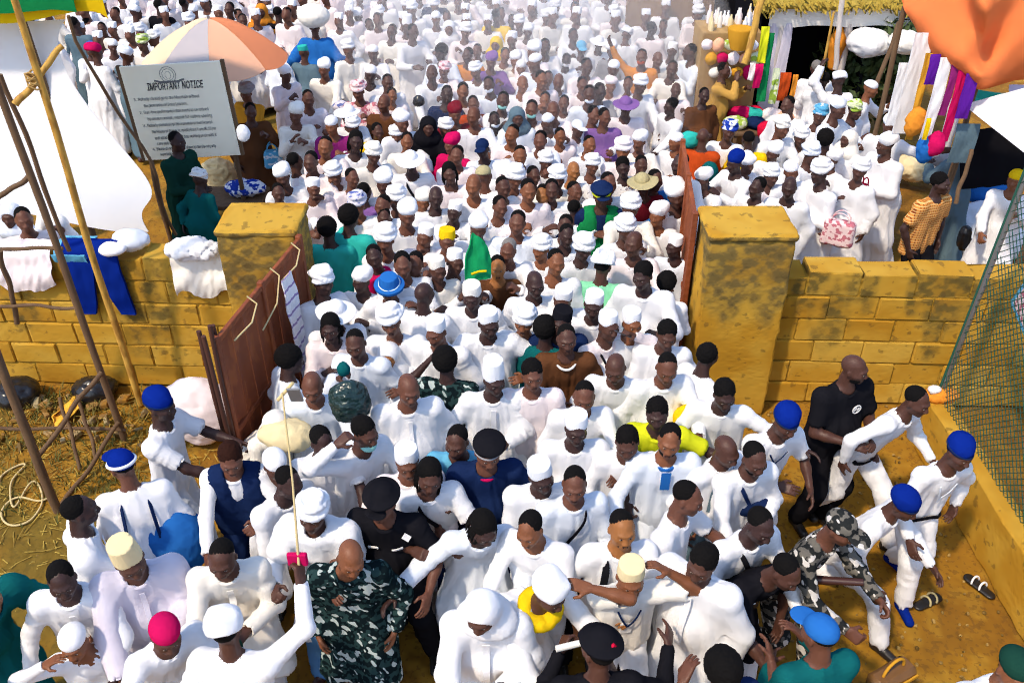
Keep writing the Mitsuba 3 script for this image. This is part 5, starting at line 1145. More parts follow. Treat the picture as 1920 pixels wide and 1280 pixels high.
p31 = person(604, 828, 'n', 'tee:w/w', 26, 'person with black hair in white shirt left of the mint mask', None, 'a', .98, nod=28)
p32 = person(766, 730, 'N', 'tunic:w/w', 14, 'large bald person in plain white tunic in the middle of the gate', 'large bald person', 'c', 1.04, nod=26, lean=4, fat=1.22, arms=('down', 'down'), loose=1.1)
p33 = person(857, 828, 'n', 'shirt:sky/navy', 2, 'person with bare head and light blue collar left of navy beret', None, 'b', .98, nod=24)
p34 = person(914, 848, 'r:black', 'tee:navy/navy', 4, 'person in black beret and navy uniform with red collar', 'navy uniform black beret person', 'c', 1.02, colc='crimson', nod=28, lean=14, fat=1.15, arms=((.14, .20, -.32), (.16, .22, -.30)))
p35 = person(926, 712, 'f', 'tunic:w/c', 4, 'person in tall white cap and white gown holding a baton', 'tall white cap person', 'a', 1.0, nod=24, lean=6, fat=1.12, arms=('belly', (.10, .24, -.28)), hands=(None, 'grip'))
p36 = person(836, 678, 'a', 'tee:camo/black', 170, 'person in dark camouflage shirt seen from behind with bushy hair', 'camouflage shirt person from behind', 'a', 1.0, nod=6, arms=((.05, .22, .06), 'down'))
p37 = person(998, 703, 'm', 'tee:p/w', 2, 'smiling person with flat black hair in plain white tee', 'smiling flat hair person', 'c', 1.0, nod=8, fat=1.1, arms=('down', 'down'))
p38 = person(1095, 744, 'n', 'shirt:w/black', 6, 'person with pink collar and white shirt in front of dark print', 'pink collar person', 'c', .98, colc='crimson', nod=20, arms=('fwd', 'down'))
p39 = person(1080, 803, 'k', 'shirt:w/w', 2, 'person in white cap with cord necklace below the pink collar', 'white cap necklace person', 'a', 1.0, nod=20, fat=1.15)
p40 = person(1232, 776, 'm', 'tee:lime/blue', -8, 'person in bright yellow shirt between white shirts near right pillar', 'bright yellow shirt person', 'a', .98, nod=14, lean=16, arms=('out', 'low'))
p41 = person(1358, 740, 'm', 'shirt:w/w', -12, 'person in white with arms spread against the right gate pillar', 'arms spread person', 'a', .98, nod=34, lean=14, arms=((.48, .12, -.16), (.20, .30, -.34)))
p42 = person(1176, 830, 'm', 'shirt:w/w', -4, 'person with black hair looking down and holding a phone ahead', 'phone holder in white', 'b', .97, nod=30, arms=('down', (.0, .26, -.34)), hands=(None, 'grip'))
p43 = person(1255, 826, 'n', 'shirt:c/c', 0, 'person in white open jacket over a blue shirt with reddish face', 'white jacket blue shirt person', 'd', 1.02, colc='cobalt', nod=14, fat=1.1, arms=((.10, .05, -.48), (.16, .34, -.30)))
p44 = person(1361, 845, 'N', 'shirt:w/slate', 30, 'bald person in white beside the white jacket', None, 'b', .98, nod=36)
p45 = person(1414, 860, 'n', 'shirt:w/w', 20, 'person in white with navy bag across the body near right', 'navy bag person', 'b', 1.0, nod=28, lean=10, arms=('belly', 'low')); band(p45, 'strap', -1, 'navy')
p46 = person(1472, 792, 'R:blue', 'tee:w/w', 16, 'person in blue beret and short sleeved white uniform by right pillar', 'blue beret person by right pillar', 'b', .98, nod=32, lean=16, arms=((.10, .20, -.40), 'belly'))
p47 = person(1601, 692, 'N', 'tee:black/black', 22, 'bald person in black tee with white chest emblem by the wall', 'bald person in black tee', 'b', 1.03, nod=16, turn=34, fat=1.2, lean=4, arms=((-.06, .26, -.27), (-.10, .26, -.27)), legs='stand')
p48 = person(1718, 752, 'n', 'shirt:w/w', 32, 'bare headed person in white leaning while running past the wall', 'bare headed running person', 'b', .98, nod=26, lean=26, side=10, legs='run', arms=((.10, .24, -.36), (.20, -.14, -.38)))
p49 = person(1797, 850, 'R:blue', 'shirt:w/w', 14, 'person in blue beret and white uniform striding beside the low wall', 'blue beret person by low wall', 'b', .94, shoec='blue', nod=22, lean=14, legs='walk2', arms=((.12, -.06, -.46), (.16, .24, -.40)), loose=1.05)
p50 = person(1695, 946, 'R:blue', 'shirt:w/w', 42, 'person in blue beret stooping forward with one leg stretched out', 'stooping blue beret person', 'b', .95, nod=40, lean=27, legs='run2', crouch=.20, arms=((.04, .36, -.38), (.10, .16, -.44)))
p51 = person(1574, 990, 'b:camog', 'shirt:camog/camog', 42, 'person in grey camouflage cap and jacket bending right', 'grey camouflage person', 'c', 1.0, nod=34, lean=22, fat=1.05, arms=('low', 'low'))
p52 = person(1472, 1072, 'n', 'tee:black/black', 26, 'person in black tee below the grey camouflage jacket', 'person in black below camouflage', 'b', .98, nod=50, lean=34, fat=1.1, arms=('down', 'low'))
p53 = person(1536, 1190, 'b:cobalt', 'shirt:teal/navy', 196, 'person in blue baseball cap and teal jacket seen from behind', 'blue baseball cap person', 'c', 1.0, nod=18, lean=10, turn=12, fat=1.1, arms=('belly', 'chest'))
p54 = person(1902, 1258, 's:dkgreen', 'tee:w/w', 10, 'person in dark green cap at the bottom right corner', 'dark green cap person', 'd', 1.0, nod=14)
p55 = person(1122, 1222, 'p:black', 'shirt:black/navy', 186, 'person in black peaked cap with red ribbon at bottom centre', 'red ribbon cap person', 'b', 1.0, nod=8, lean=16, fat=1.15, arms=('carry', (.30, .30, -.10)))
p56 = person(1352, 1252, 'a', 'tee:navy/navy', 200, 'person with round black hair at the bottom edge', 'black hair person at bottom edge', 'c', 1.0, nod=10, arms=('chest', (.30, .20, -.12)))
p57 = person(-30, 1120, 'n', 'robe:teal', 70, 'person in teal gown leaning in from the left edge', 'teal gown person at left edge', 'd', 1.05, nod=40, lean=40, fat=1.2, loose=1.3, arms=((.1, .3, -.3), (.26, .40, .05)))
p58 = person(520, 800, 'v:i', 'robe:i', 40, 'bent person wrapped in a cream white shawl beside the left gate', 'shawl wrapped person', 'b', .90, nod=40, lean=40, fat=1.25)
p59 = person(516, 872, 's', 'shirt:w/w', 20, 'person in white skull cap in front of the shawl wrapped person', None, 'b', .92, nod=34, lean=16)
p60 = person(630, 590, 'h', 'robe:w', 20, 'person in white brimmed hat behind the black braids', None, 'b', .97)
p61 = person(620, 615, 'd', 'robe:p', 6, 'person with long black braids in pinkish white near left gate', 'long black braids person', 'a', .98, nod=12, arms=('down', 'chest'))
p62 = person(667, 645, 'n', 'shirt:c/w', -8, 'person raising a green cloth to the face', 'green cloth person', 'b', .98, nod=18, arms=('down', (-.06, .24, .02)), hands=(None, 'grip'))
p63 = person(733, 604, 'w', 'robe:w', 0, 'broad person in white turban facing the camera right of braids', 'broad turbaned person', 'c', 1.0, nod=6, fat=1.2)
p64 = person(728, 668, 'v', 'robe:w', 6, 'child in white veil with a lighter face', 'veiled child', 'e', .84, nod=8)
p65 = person(818, 622, 'k', 'robe:w', -18, 'person in white cap and shawl beside the bushy hair', None, 'c', 1.0, nod=26, fat=1.1)
p66 = person(916, 606, 'k', 'robe:w', 2, 'broad person in white cap spreading both sleeves in the gateway', 'broad white cap person', 'a', 1.02, nod=26, fat=1.25, arms=('out', 'side'), loose=1.15)
p67 = person(983, 602, 'w', 'robe:w', -14, 'smiling person in white turban with sunlit face', None, 'd', .97, nod=16)
p68 = person(1023, 618, 'a', 'shirt:teal/black', 160, 'person with black hair in teal shirt turned away', 'teal shirt person', 'a', .96, nod=6)
p69 = person(1062, 636, 'n', 'tee:brown/black', 2, 'person in dark print tee with white bead necklace', 'dark print tee person', 'b', 1.0, nod=6, arms=('down', 'belly'))
p70 = person(1140, 612, 'k', 'shirt:p/w', 34, 'person in white cap holding up a phone', 'raised phone person', 'b', .98, nod=12, arms=((-.02, .20, .18), 'down'), hands=('grip', None))
p71 = person(1184, 606, 'k', 'robe:w', 10, 'person with sunlit face right behind the raised phone', None, 'd', .97, nod=14)
p72 = person(1250, 628, 'm', 'shirt:w/w', -6, 'person with bare dark head and trimmed collar beside right gate', None, 'b', .99, nod=28)
p73 = person(1154, 690, 'N', 'shirt:w/w', -10, 'balding person in white looking down near the dark print tee', 'balding person looking down', 'b', 1.0, nod=34, lean=14)
p74 = person(1250, 690, 'n', 'robe:w', 12, 'smiling person with shaved head in white gown near right gate', 'shaved head smiling person', 'c', 1.0, nod=34, fat=1.15, arms=('fwd', 'down'))
p75 = person(1326, 668, 'm', 'shirt:w/c', 120, 'person with dark head turned to the right gate pillar', None, 'a', .98, nod=12)
p76 = person(885, 556, 'k:i', 'robe:w', -4, 'dark faced person in cream cap with draped white scarf', None, 'a', 1.0, near=True, nod=26)
p77 = person(795, 553, 'N', 'shirt:w/w', 168, 'person with dark shaven head seen from behind', None, 'a', 1.0, near=True)
p78 = person(730, 540, 'u:cobalt', 'robe:w', 8, 'person in blue bucket hat with white crown band', 'blue bucket hat person', 'b', .98, near=True, nod=26)
p79 = person(1003, 533, 'N', 'robe:w', 2, 'bald dark faced person in white gown in mid gateway', 'bald dark faced person', 'a', 1.02, near=True, nod=16)
p80 = person(1205, 517, 'm', 'robe:w', -18, 'tall person with dark bare head and wide white gown by right gate', 'tall bare headed person', 'a', 1.06, near=True, nod=24, fat=1.2)
p81 = person(1055, 562, 'k', 'robe:w', 0, 'person in white cap directly above the dark print tee', None, 'b', .97, near=True, nod=34)
p82 = person(1113, 572, 'k', 'robe:w', 4, 'person in white cap left of the raised phone', None, 'a', .99, near=True, nod=22)
p83 = person(1130, 500, 'w', 'shirt:mint/w', 170, 'person in white turban and mint green top seen from behind', 'mint green top person', 'b', .98, near=True)
p84 = person(897, 428, 'W', 'robe:w', 0, 'person in white headwrap right behind the green flag', None, 'b', 1.0)
p85 = person(933, 502, 'n', 'shirt:brown/w', 4, 'child with sunlit orange face right of the green flag', 'child with sunlit face', 'e', .93, near=True)
p86 = person(838, 452, 'k:yellow', 'robe:w', 0, 'person in yellow cap in the gateway', 'yellow cap person', 'c', .97)
p87 = person(615, 430, 'a', 'shirt:aqua/w', 178, 'person with round black hair and turquoise top seen from behind', 'turquoise top person', 'a', .98)
p88 = person(655, 408, 'a', 'shirt:aqua/w', 172, 'person with tall black hair in turquoise behind the other turquoise top', None, 'a', 1.02)
p89 = person(702, 482, 'n', 'robe:w', 22, over='scarf', ovc='crimson', label='person with crimson scarf near the left gate leaf', nick='crimson scarf person', skin='a', s=.97)
p90 = person(1128, 368, 'p:navy', 'shirt:navy/navy', 0, 'person in navy cap with yellow band and dark green vest', 'yellow banded cap person', 'b', 1.02, over='vest', ovc='green', fat=1.1, nod=20, arms=('side', 'side'))
p91 = person(1205, 346, 'h:khaki', 'shirt:maroon/black', 10, 'person in brown felt hat and maroon shirt near the right gate', 'brown felt hat person', 'b', .98)
p92 = person(1228, 338, 'n', 'shirt:cobalt/black', 14, 'person in bright blue shirt beside the brown felt hat', 'bright blue shirt person', 'b', .98)
p93 = person(670, 384, 'w:gele', 'robe:w', 4, 'person in blue patterned turban behind the turquoise tops', 'blue patterned turban person', 'd', .96)
p94 = person(667, 265, 'd', 'robe:w', 14, 'dark faced person with heavy black dreadlocks in broad white gown', 'heavy dreadlocks person', 'a', 1.04, fat=1.2, nod=2, arms=('down', 'down'))
p95 = person(843, 325, 'd', 'robe:p', 2, 'person with black braids and reddish face in the crowd', 'braids and reddish face person', 'b', .98, nod=2, arms=('down', 'down'))
p96 = person(853, 214, 'W:maroon', 'shirt:maroon/w', 20, 'person in crimson headscarf in the dense crowd', 'crimson headscarf person', 'c', .97)
p97 = person(803, 238, 'v:black', 'robe:black', 4, 'person in black veil in the dense crowd', 'black veil person', 'b', .98)
p98 = person(847, 272, 'W:crimson', 'shirt:crimson/w', -30, 'person with bright crimson head knot', 'bright crimson knot person', 'c', .95)
p99 = person(770, 304, 'h', 'robe:w', 8, 'person in wide white sun hat with black bag strap', 'wide white sun hat person', 'a', 1.0, fat=1.1, nod=14, arms=('down', 'down')); band(p99, 'strap', -1)
p100 = person(1075, 322, 'N', 'robe:leaf', 4, 'person with bright orange lit bald head', 'orange lit bald person', 'e', .96)
p101 = person(590, 52, 'n', 'robe:cobalt', 176, 'person in blue gown carrying a cream bag on the head', 'blue gown bag carrier', 'b', 1.03, fat=1.35, loose=1.25, arms=('side', 'side'))
p102 = person(1203, 108, 'n', 'shirt:orange/w', -6, 'person in orange shirt waving one arm with an orange face cloth', 'waving orange shirt person', 'c', 1.0, arms=('down', (.30, .10, .44)))
mask(p102, CL['rust'])
p103 = person(1357, 133, 'n', 'robe:tan', 60, 'person in tan dress raising both hands by the goods stall', 'tan dress person', 'b', .97, fat=1.15, arms=('phone', 'face'))
p104 = person(1293, 98, 'n', 'robe:c', -70, 'person in long pale blue gown standing left of the tan dress', 'long pale blue gown person', 'b', 1.04, arms=('chest', 'belly'))
p105 = person(1330, 75, 'v:maroon', 'robe:maroon', 8, 'person in dark red hood and gown behind the tan dress', 'dark red hood person', 'a', 1.0)
p106 = person(1350, 110, 's:orange', 'shirt:maroon/w', 170, 'person in orange cap just behind the tan dress', None, 'b', .95)
p107 = person(1318, 258, 'N', 'robe:rust', 168, 'person in rust orange clothes behind the right gate leaf', 'rust orange person', 'b', .96)
p108 = person(1367, 246, 'w:blueprint', 'robe:w', -20, 'person in blue and white headwrap beside the goods table', 'blue and white headwrap person', 'b', .97)
p109 = person(1378, 305, 'R:blue', 'shirt:w/w', -58, 'person in bright blue beret behind the right gate pillar', 'blue beret person behind right pillar', 'a', .98, nod=16, arms=('phone', 'phone'))
p110 = person(1403, 262, 'n', 'shirt:yellow/w', 178, 'person with yellow scarf down the back near the goods table', 'yellow scarf person', 'a', .95)
p111 = person(1763, 345, 'm', 'tee:check/black', 26, 'person in orange checked tee standing behind the right wall', 'orange checked tee person', 'a', 1.0, near=True, nod=2, turn=18, arms=('down', 'down'), legs='stand', fat=1.1)
p112 = person(1661, 272, 'W', 'robe:w', -64, 'broad person in white headwrap and long gown carrying a red bag', 'red bag person', 'b', 1.02, near=True, fat=1.25, nod=12, arms=('belly', 'belly'))
p113 = person(1668, 236, 'W', 'robe:w', -30, 'person in white headwrap reaching toward the hanging cloths', 'person reaching to hanging cloths', 'b', 1.0, arms=('wide', 'down'))
p114 = person(1547, 262, 'a', 'robe:w', 160, 'person with round black hair seen from behind at the stalls', 'round black hair person at stalls', 'a', 1.0)
p115 = person(1480, 352, 'N', 'robe:w', -22, 'bald dark person in white behind the right wall', 'bald person behind right wall', 'a', 1.0, nod=20, arms=('down', 'down'))
p116 = person(1483, 322, 's', 'robe:w', 20, 'person in white cap with reddish face above the bald dark person', None, 'c', .97)
p117 = person(1538, 325, 'w', 'robe:w', -70, 'person in plain white turban carrying a pink printed bag', 'pink printed bag person', 'a', 1.0, fat=1.15, nod=10, arms=('belly', 'low'))
p118 = person(1537, 216, 'w:skyprint', 'robe:w', -30, 'person in shiny sky blue headwrap among the stalls', 'sky blue headwrap person', 'b', .96)
p119 = person(1602, 208, 'w:limeprint', 'robe:w', 30, 'person in pale green headwrap among the stalls', 'pale green headwrap person', 'b', .96)
p120 = person(1632, 168, 's', 'robe:w', 62, 'person in white cap with reddish face looking right at the stalls', None, 'd', .97)
p121 = person(1530, 128, 'g', 'shirt:w/w', 170, 'grey haired person in white seen from behind at the stalls', 'grey haired person', 'b', 1.0)
p122 = person(1572, 152, 'W', 'robe:w', 190, 'person in white holding up a pole with an orange bundle', None, 'a', 1.0, arms=('high', 'down'))
p123 = person(1807, 272, 'n', 'robe:slate', 190, 'person in grey blue standing in the canopy shade', None, 'b', .98)
p124 = person(1903, 338, 's:yellow', 'robe:w', -30, 'person in yellow cap and white at the right edge', 'yellow cap person at right edge', 'd', .95)
p125 = person(332, 266, 'n', 'robe:dkgreen', 62, 'person in dark green kaftan standing before the notice board', 'dark green kaftan person', 'a', 1.02, near=True, fat=1.1, nod=8, legs='stand', arms=('down', 'belly'))
p126 = person(375, 338, 'w:leaf', 'robe:teal', 150, 'person in dark teal with patterned cap beside the green kaftan', 'dark teal patterned cap person', 'a', .80, fat=1.1, nod=16)
p127 = person(20, 250, 'n', 'shirt:sky/w', 160, 'person in sky blue shirt behind the leftmost poles', 'sky blue shirt person', 'b', .95, fat=1.15)
p128 = person(490, 22, 'v:orange', 'robe:orange', 20, 'person in orange brown hood and gown above the umbrella', 'orange brown hood person', 'b', 1.0)
p129 = person(522, 26, 'n', 'robe:black', 170, 'person in black gown right of the orange brown hood', None, 'a', 1.0)
p130 = person(470, 210, 'n', 'robe:brown', 20, 'person in dark brown right of the notice board', 'dark brown clothes person', 'b', .97)
p131 = person(462, 175, 'w:grey', 'robe:gold', -20, 'person in grey headwrap and gold cloth right of the umbrella', None, 'c', .95)
p132 = person(930, 30, 'n', 'shirt:yellow/w', 176, 'person in bright yellow shirt seen from behind at the top', 'bright yellow shirt person at top', 'b', 1.0, fat=1.1)
p133 = person(815, -4, 'n', 'shirt:navy/maroon', 170, 'person in navy clothes with a bag at the top', 'navy clothes person at top', 'a', 1.02)
p134 = person(1090, 92, 'b:sky', 'robe:w', 4, 'person in turquoise baseball cap in the far crowd', 'turquoise cap person', 'b', .94)
p135 = person(1173, 200, 'h:violet', 'robe:p', 0, 'person in wide mauve sun hat in the far crowd', 'wide mauve hat person', 'b', 1.0, fat=1.15)
p136 = person(1133, 220, 'n', 'shirt:violet/w', 2, 'person in violet and white shirt beside the mauve hat', 'violet shirt person', 'c', .98)
p137 = person(672, 172, 'w:pinkprint', 'shirt:pinkprint/w', 2, 'person in pink patterned head wrap and top', 'pink patterned wrap person', 'c', .97)
p138 = person(708, 247, 'n', 'shirt:yellow/w', 6, 'child with bright yellow collar next to the dreadlocks', 'yellow collar child', 'b', .92)
p139 = person(622, 236, 's', 'shirt:plum/w', 4, 'person in white cap with magenta scarf', 'magenta scarf person', 'd', .97)
p140 = person(930, 84, 'v:yellow', 'robe:p', 0, 'person in yellow veil in the far crowd', 'yellow veil person', 'c', .95)
p141 = person(921, 116, 'W:violet', 'robe:violet', 4, 'person in mauve headwrap in the far crowd', 'mauve headwrap person', 'c', .97)
p142 = person(908, 331, 's:khaki', 'robe:w', 160, 'person in khaki skull cap seen from behind', 'khaki skull cap person', 'c', .98)
p143 = person(877, 104, 'n', 'shirt:orange/w', 0, 'person in orange yellow top in the far crowd', 'orange yellow top person', 'b', .97)
p144 = person(888, 196, 'n', 'shirt:rust/w', 6, 'person in rust red top in the far crowd', 'rust red top person', 'c', .95)
# --- the rest of the crowd: x y headgear top:colour facing [skin]
CROWD = '''
723 450 w robe:w 0 c|797 444 k robe:p 4 c|853 492 k robe:w 20 b|953 470 g robe:w 0 c|755 497 n shirt:w 6 c|778 495 n robe:p 0 c|820 506 k:i robe:i 24 b|605 530 w robe:w 30 a|678 527 W robe:w 4 a
1015 467 w robe:w 0 d|1062 442 n shirt:c 0 a|1093 467 w robe:w 4 a|1188 457 N robe:p 0 b|1173 430 w robe:w 6 b|1265 463 k shirt:c 0 a|1042 492 n robe:w 4 d|1250 532 a shirt:w 150 a|1052 604 k:black shirt:navy 4 a
535 140 W robe:p 40 b|523 104 n shirt:c 150 b|608 130 W robe:i 4 c|653 92 w robe:i 40 c|695 140 s robe:w 0 a|578 186 n:hair_black robe:p 40 c|700 100 n shirt:w 0 b|647 22 n robe:w 0 b|672 32 n robe:c 6 a|693 48 n robe:i 20 b|623 14 w robe:w 10 c
763 50 f robe:p 0 b|775 60 n robe:w 20 b|842 54 v robe:w 10 c|873 60 w robe:p 0 c|827 100 a robe:c 8 a|810 138 N robe:w 4 b|833 132 w:pinkprint robe:p -4 c|895 96 n robe:i 8 c|892 134 w robe:w 0 c|917 160 n shirt:c 2 b|947 104 n robe:i 4 d|727 156 n robe:w 20 b|735 180 n robe:p 10 d|720 194 N shirt:brown 0 c
838 178 n robe:navy 10 a|868 172 n robe:p 0 d|888 218 N robe:w 10 c|927 226 n robe:c 2 a|943 190 n robe:w 6 b|653 216 h robe:w 0 b|662 238 w robe:w 0 b|753 230 W robe:w 30 c|743 254 w robe:w 20 c|763 266 n robe:i 6 d|610 276 n robe:p 10 d|835 242 w robe:p 10 c
857 292 n shirt:p 8 c|905 280 b:navy robe:c 4 a|888 348 N robe:w 0 d|943 352 n robe:w 20 b|530 332 W robe:w 30 b|522 362 n robe:w 20 b|588 354 k robe:p 6 c|553 304 n robe:w 150 b|583 304 n robe:p 0 b|627 328 w robe:i 30 c|660 334 n robe:p 20 c|720 344 W robe:w 20 b|683 360 n shirt:violet 170 a
743 374 w robe:w 0 b|718 386 n robe:w 0 c|793 378 W:i robe:w 4 d|817 370 N robe:w 10 a|763 403 W robe:w 0 c|852 398 k robe:w 4 a|720 408 n robe:w 6 b|937 388 n robe:w 4 c|555 215 W:i robe:i 10 c|700 290 w:i robe:i 20 b
1025 20 n robe:w 0 b|1067 14 n robe:w 6 a|1092 16 n robe:i 20 b|1127 22 w robe:w 10 b|1075 68 n robe:w 8 b|1022 88 n shirt:w 4 b|1062 114 n robe:c 2 a|1123 82 h robe:w 0 b|1147 95 n robe:grey 10 b|1222 54 n robe:p 170 a|1175 66 w robe:w 170 c|1233 112 N robe:i 30 c|1260 96 n robe:w -20 b
967 114 n robe:i 0 d|977 128 n shirt:p 6 d|1000 98 n robe:p 4 c|1003 118 n shirt:c 0 c|980 158 N robe:w 4 d|1015 150 n robe:p 2 d|1027 148 n robe:w 8 c|1047 154 N robe:w 0 c|1092 160 n robe:p 10 c|1105 178 n shirt:c 0 b|1125 172 n robe:grey 20 a|1145 160 W:p robe:p 10 d|1200 160 w robe:w 10 b|1022 188 n robe:p 0 d
1057 194 n robe:w 2 c|997 206 n robe:c 6 c|1037 208 N shirt:p 4 c|1113 216 n robe:w 8 c|1257 200 m robe:w -50 a|1267 170 N robe:p 0 b|1177 158 n robe:p 0 c|970 220 v:slate robe:c 20 b|1027 230 s:c shirt:c 0 b|1050 256 n robe:p 20 d|1013 264 n robe:c 0 c|1105 272 n robe:w 10 d|1083 242 b:c shirt:c 20 b|1198 266 W robe:i 0 c|1267 266 s robe:w -20 d
1168 282 w:p robe:p 0 d|1023 304 w robe:w 20 b|1168 314 m robe:leaf 6 a|1202 310 n robe:i 0 b|1275 308 n robe:w -16 a|1077 360 n robe:leaf 20 c|990 358 n robe:p 0 d|1018 366 n robe:p 0 e|1034 357 n robe:w 20 b|1078 392 n shirt:c 150 a|1182 390 w robe:i 0 b|1233 404 W robe:w -6 d|1267 368 W robe:w 20 b|970 418 n robe:c 0 c|1060 424 n robe:w 0 b
960 252 n robe:p 0 d|975 292 n shirt:p 4 d|948 318 h robe:w 0 c|1110 310 w robe:w 0 c|1000 330 n robe:w 10 b|965 335 w robe:p 0 c|1045 335 w robe:i 4 b|1140 345 n robe:w 0 c|1150 130 s robe:w 0 b|1100 125 n robe:p 8 b|960 75 n robe:w 0 c|990 60 n robe:p 4 b|960 40 n robe:i 0 b|1000 30 n robe:w 8 a|860 20 n robe:p 0 b|890 15 n:hair_brown shirt:p 0 c|735 60 n robe:i 0 b|720 20 n robe:w 160 b|570 100 k:aqua robe:slate 170 b
1317 338 W robe:w -20 b|1420 352 n robe:w -60 a|1450 288 W robe:w -40 b|1477 198 n robe:w -30 b|1570 205 W:c robe:c 20 b|1400 310 W robe:w 30 b|1590 262 v:i robe:w -50 b|1500 258 w robe:w -20 b|1545 150 n robe:w 170 a|1445 330 w robe:p 20 b|1612 320 w robe:w -40 b|1465 240 w:i robe:w 20 c|1560 300 W robe:w -60 b|1520 290 w:c robe:w 30 b|1260 130 n robe:i -30 b|1320 180 n robe:brown 10 a
45 412 n robe:p 40 c|110 425 v robe:w 20 c|20 405 v:c robe:c 0 b|140 45 n robe:slate 170 a|165 42 n shirt:w 160 a|192 55 n robe:brown 20 b|180 100 W:crimson robe:w 150 b|170 92 s:cobalt robe:w 20 b|212 88 s robe:w 20 b|245 62 w robe:c -20 b|238 105 W:c robe:slate 160 b|268 82 w:limeprint robe:i -20 b|255 25 W robe:c 150 b|300 12 n robe:black 170 a|345 8 n robe:dkgreen 170 a|390 12 n robe:black 10 a|430 18 n robe:w 0 b|410 25 k robe:p 10 c|455 40 n robe:w 10 b
'''
for ent in CROWD.replace('\n', '|').split('|'):
    f = ent.split()
    if len(f) < 5 or (int(f[1]) < 27 and 560 < int(f[0]) < 1265): continue
    if f[2] == 'n' and int(f[1]) < 135 and 560 < int(f[0]) < 1300 and RNG.random() < .45: f[2] = 'wksWk'[int(RNG.integers(5))]
    r = person(int(f[0]), int(f[1]), f[2], f[3], int(f[4]) + int(RNG.normal(0, 8)), skin=f[5] if len(f) > 5 else None)
BY = {(r['px'], r['py']): r for r in PEOPLE}
for xy, m in (((917, 160), CL['c']), ((943, 190), 'mask_mint'), ((1062, 114), CL['w']), ((1105, 178), CL['c']), ((997, 206), 'mask_mint'), ((927, 226), CL['c'])): mask(BY[xy], m)
# fillers where the crowd would otherwise show a hole
taken = [r['loc'](r['J']['P'])[:2] for r in PEOPLE]
fr = np.random.default_rng(55); fillers = 0
for _ in range(6000):
    y = fr.uniform(7.9, 15.5); x = fr.uniform(-1, 1) * (1.75 if y < 9 else 2.0 + .05 * y) + (0 if y < 9 else -.25)
    if y > 9 and x < -2.3 - .05 * y: continue
    w = np.array([x, y, 1.56]); d = w - EYE; zc = d[1] * CP - d[2] * SP; px, py = 960 + FOCAL * d[0] / zc, 640 - FOCAL * (d[1] * SP + d[2] * CP) / zc
    if py < -20 or min(np.hypot(t[0] - x, t[1] - y) for t in taken) < .40 or len(PEOPLE) >= 314: continue
    r = person(px, py, ('w', 'n', 'k', 'W', 'n', 's')[int(fr.integers(6))], 'robe:' + ('w', 'p', 'i', 'w')[int(fr.integers(4))], float(fr.normal(0, 16)))
    r['px'], r['py'] = int(px), int(py); taken.append(np.array([x, y])); fillers += 1
# far people beyond the last rows, one mass
cr = {'gown': [], 'body': [], 'headwear': []}; lo = []
for j in range(4):
    o, M, _, _ = figure(1.0, nod=6, lean=4, top='robe', arms=('down', 'belly'), lod='far', seed=900 + j, head=j); lo.append(({k: (simp(q, .009) if k != 'shoes' else q) for k, q in o.items()}, M))
FARHAT = {h: simp(HEADGEAR[h][0], .006) for h in 'wksn'}
cr = {k: [] for k in ('gown', 'gown_001', 'gown_002', 'body', 'headwear', 'hair')}
grid = [(x, y) for y in np.arange(15.7, 22.5, .56) for x in np.arange(-4.3, 3.3, .50)] + [(x, y) for y in np.arange(14.6, 21, .7) for x in np.arange(-8.5, -4.4, .62)]
for i, (x, y) in enumerate(grid):
    if fr.random() < .12: continue
    x, y = x + fr.normal(0, .09), y + fr.normal(0, .09); o, M = lo[i % 4]; R = rz(fr.normal(0, .3)); sc = fr.uniform(.93, 1.03)
    for nm, src in ((('gown', 'gown', 'gown_001', 'gown_002')[int(fr.integers(4))], o['cloth']), ('body', o['skin'])): cr[nm].append((src[0] @ R.T * sc + [x, y, 0], src[1]))
    h = 'wkswkn'[int(fr.integers(6))]; v, f = FARHAT[h]; v = v @ M[:3, :3].T + M[:3, 3]; cr['hair' if h == 'n' else 'headwear'].append((v @ R.T * sc + [x, y, 0], f))
for nm, m in (('gown', CL['w']), ('gown_001', CL['p']), ('gown_002', CL['i']), ('body', SKIN['c']), ('headwear', CL['w']), ('hair', 'hair_black')):
    put('crowd__' + nm, mikit.ply(cat_mesh(cr[nm]), None, smooth=True), m, T())
lab('crowd', 'far crowd in white receding beyond the gate at the top of the picture', 'crowd', kind='stuff')

# ---------------------------------------------------------------- things worn and carried
for r in (p10, p43, p45, p47, p42): k = numbered(r['key'] + '__beard'); scene[k] = {**BEARD_PLY, 'to_world': r['Mt']}
band(p8, 'strap', -1, 'black', .020); lanyard(p6); lanyard(p13, 'khaki')
yoke(p10, 'backpack_strap', 'black', .034); yoke(p25, 'strap', 'navy', .016); yoke(p44, 'backpack_strap', 'slate', .03)
for r in (p49, p50, p46, p48): belt(r)
for r in (p7, p4, p18, p35, p66): placket(r, r['col'], .10, .04)
placket(p32, 'w', .2, .03); placket(p22, 'l', .2, .03); placket(p23, 'w', .15); placket(p24, 'w', .15); ribbon(p43, 'blue_shirt_front', [(0, .45 - .13 * t) for t in np.linspace(0, 1, 5)], .065, 'cobalt', .003)
lanyard(p46, 'navy', .30); lanyard(p49, 'c', .2)
band(p14, 'strap', -1, 'black'); band(p12, 'strap', 1, 'black', .012); band(p48 if False else p70, 'strap', -1, 'black', .010)
def on_head(r, p): return (r['Mt'] @ mi.ScalarPoint3f(*p))
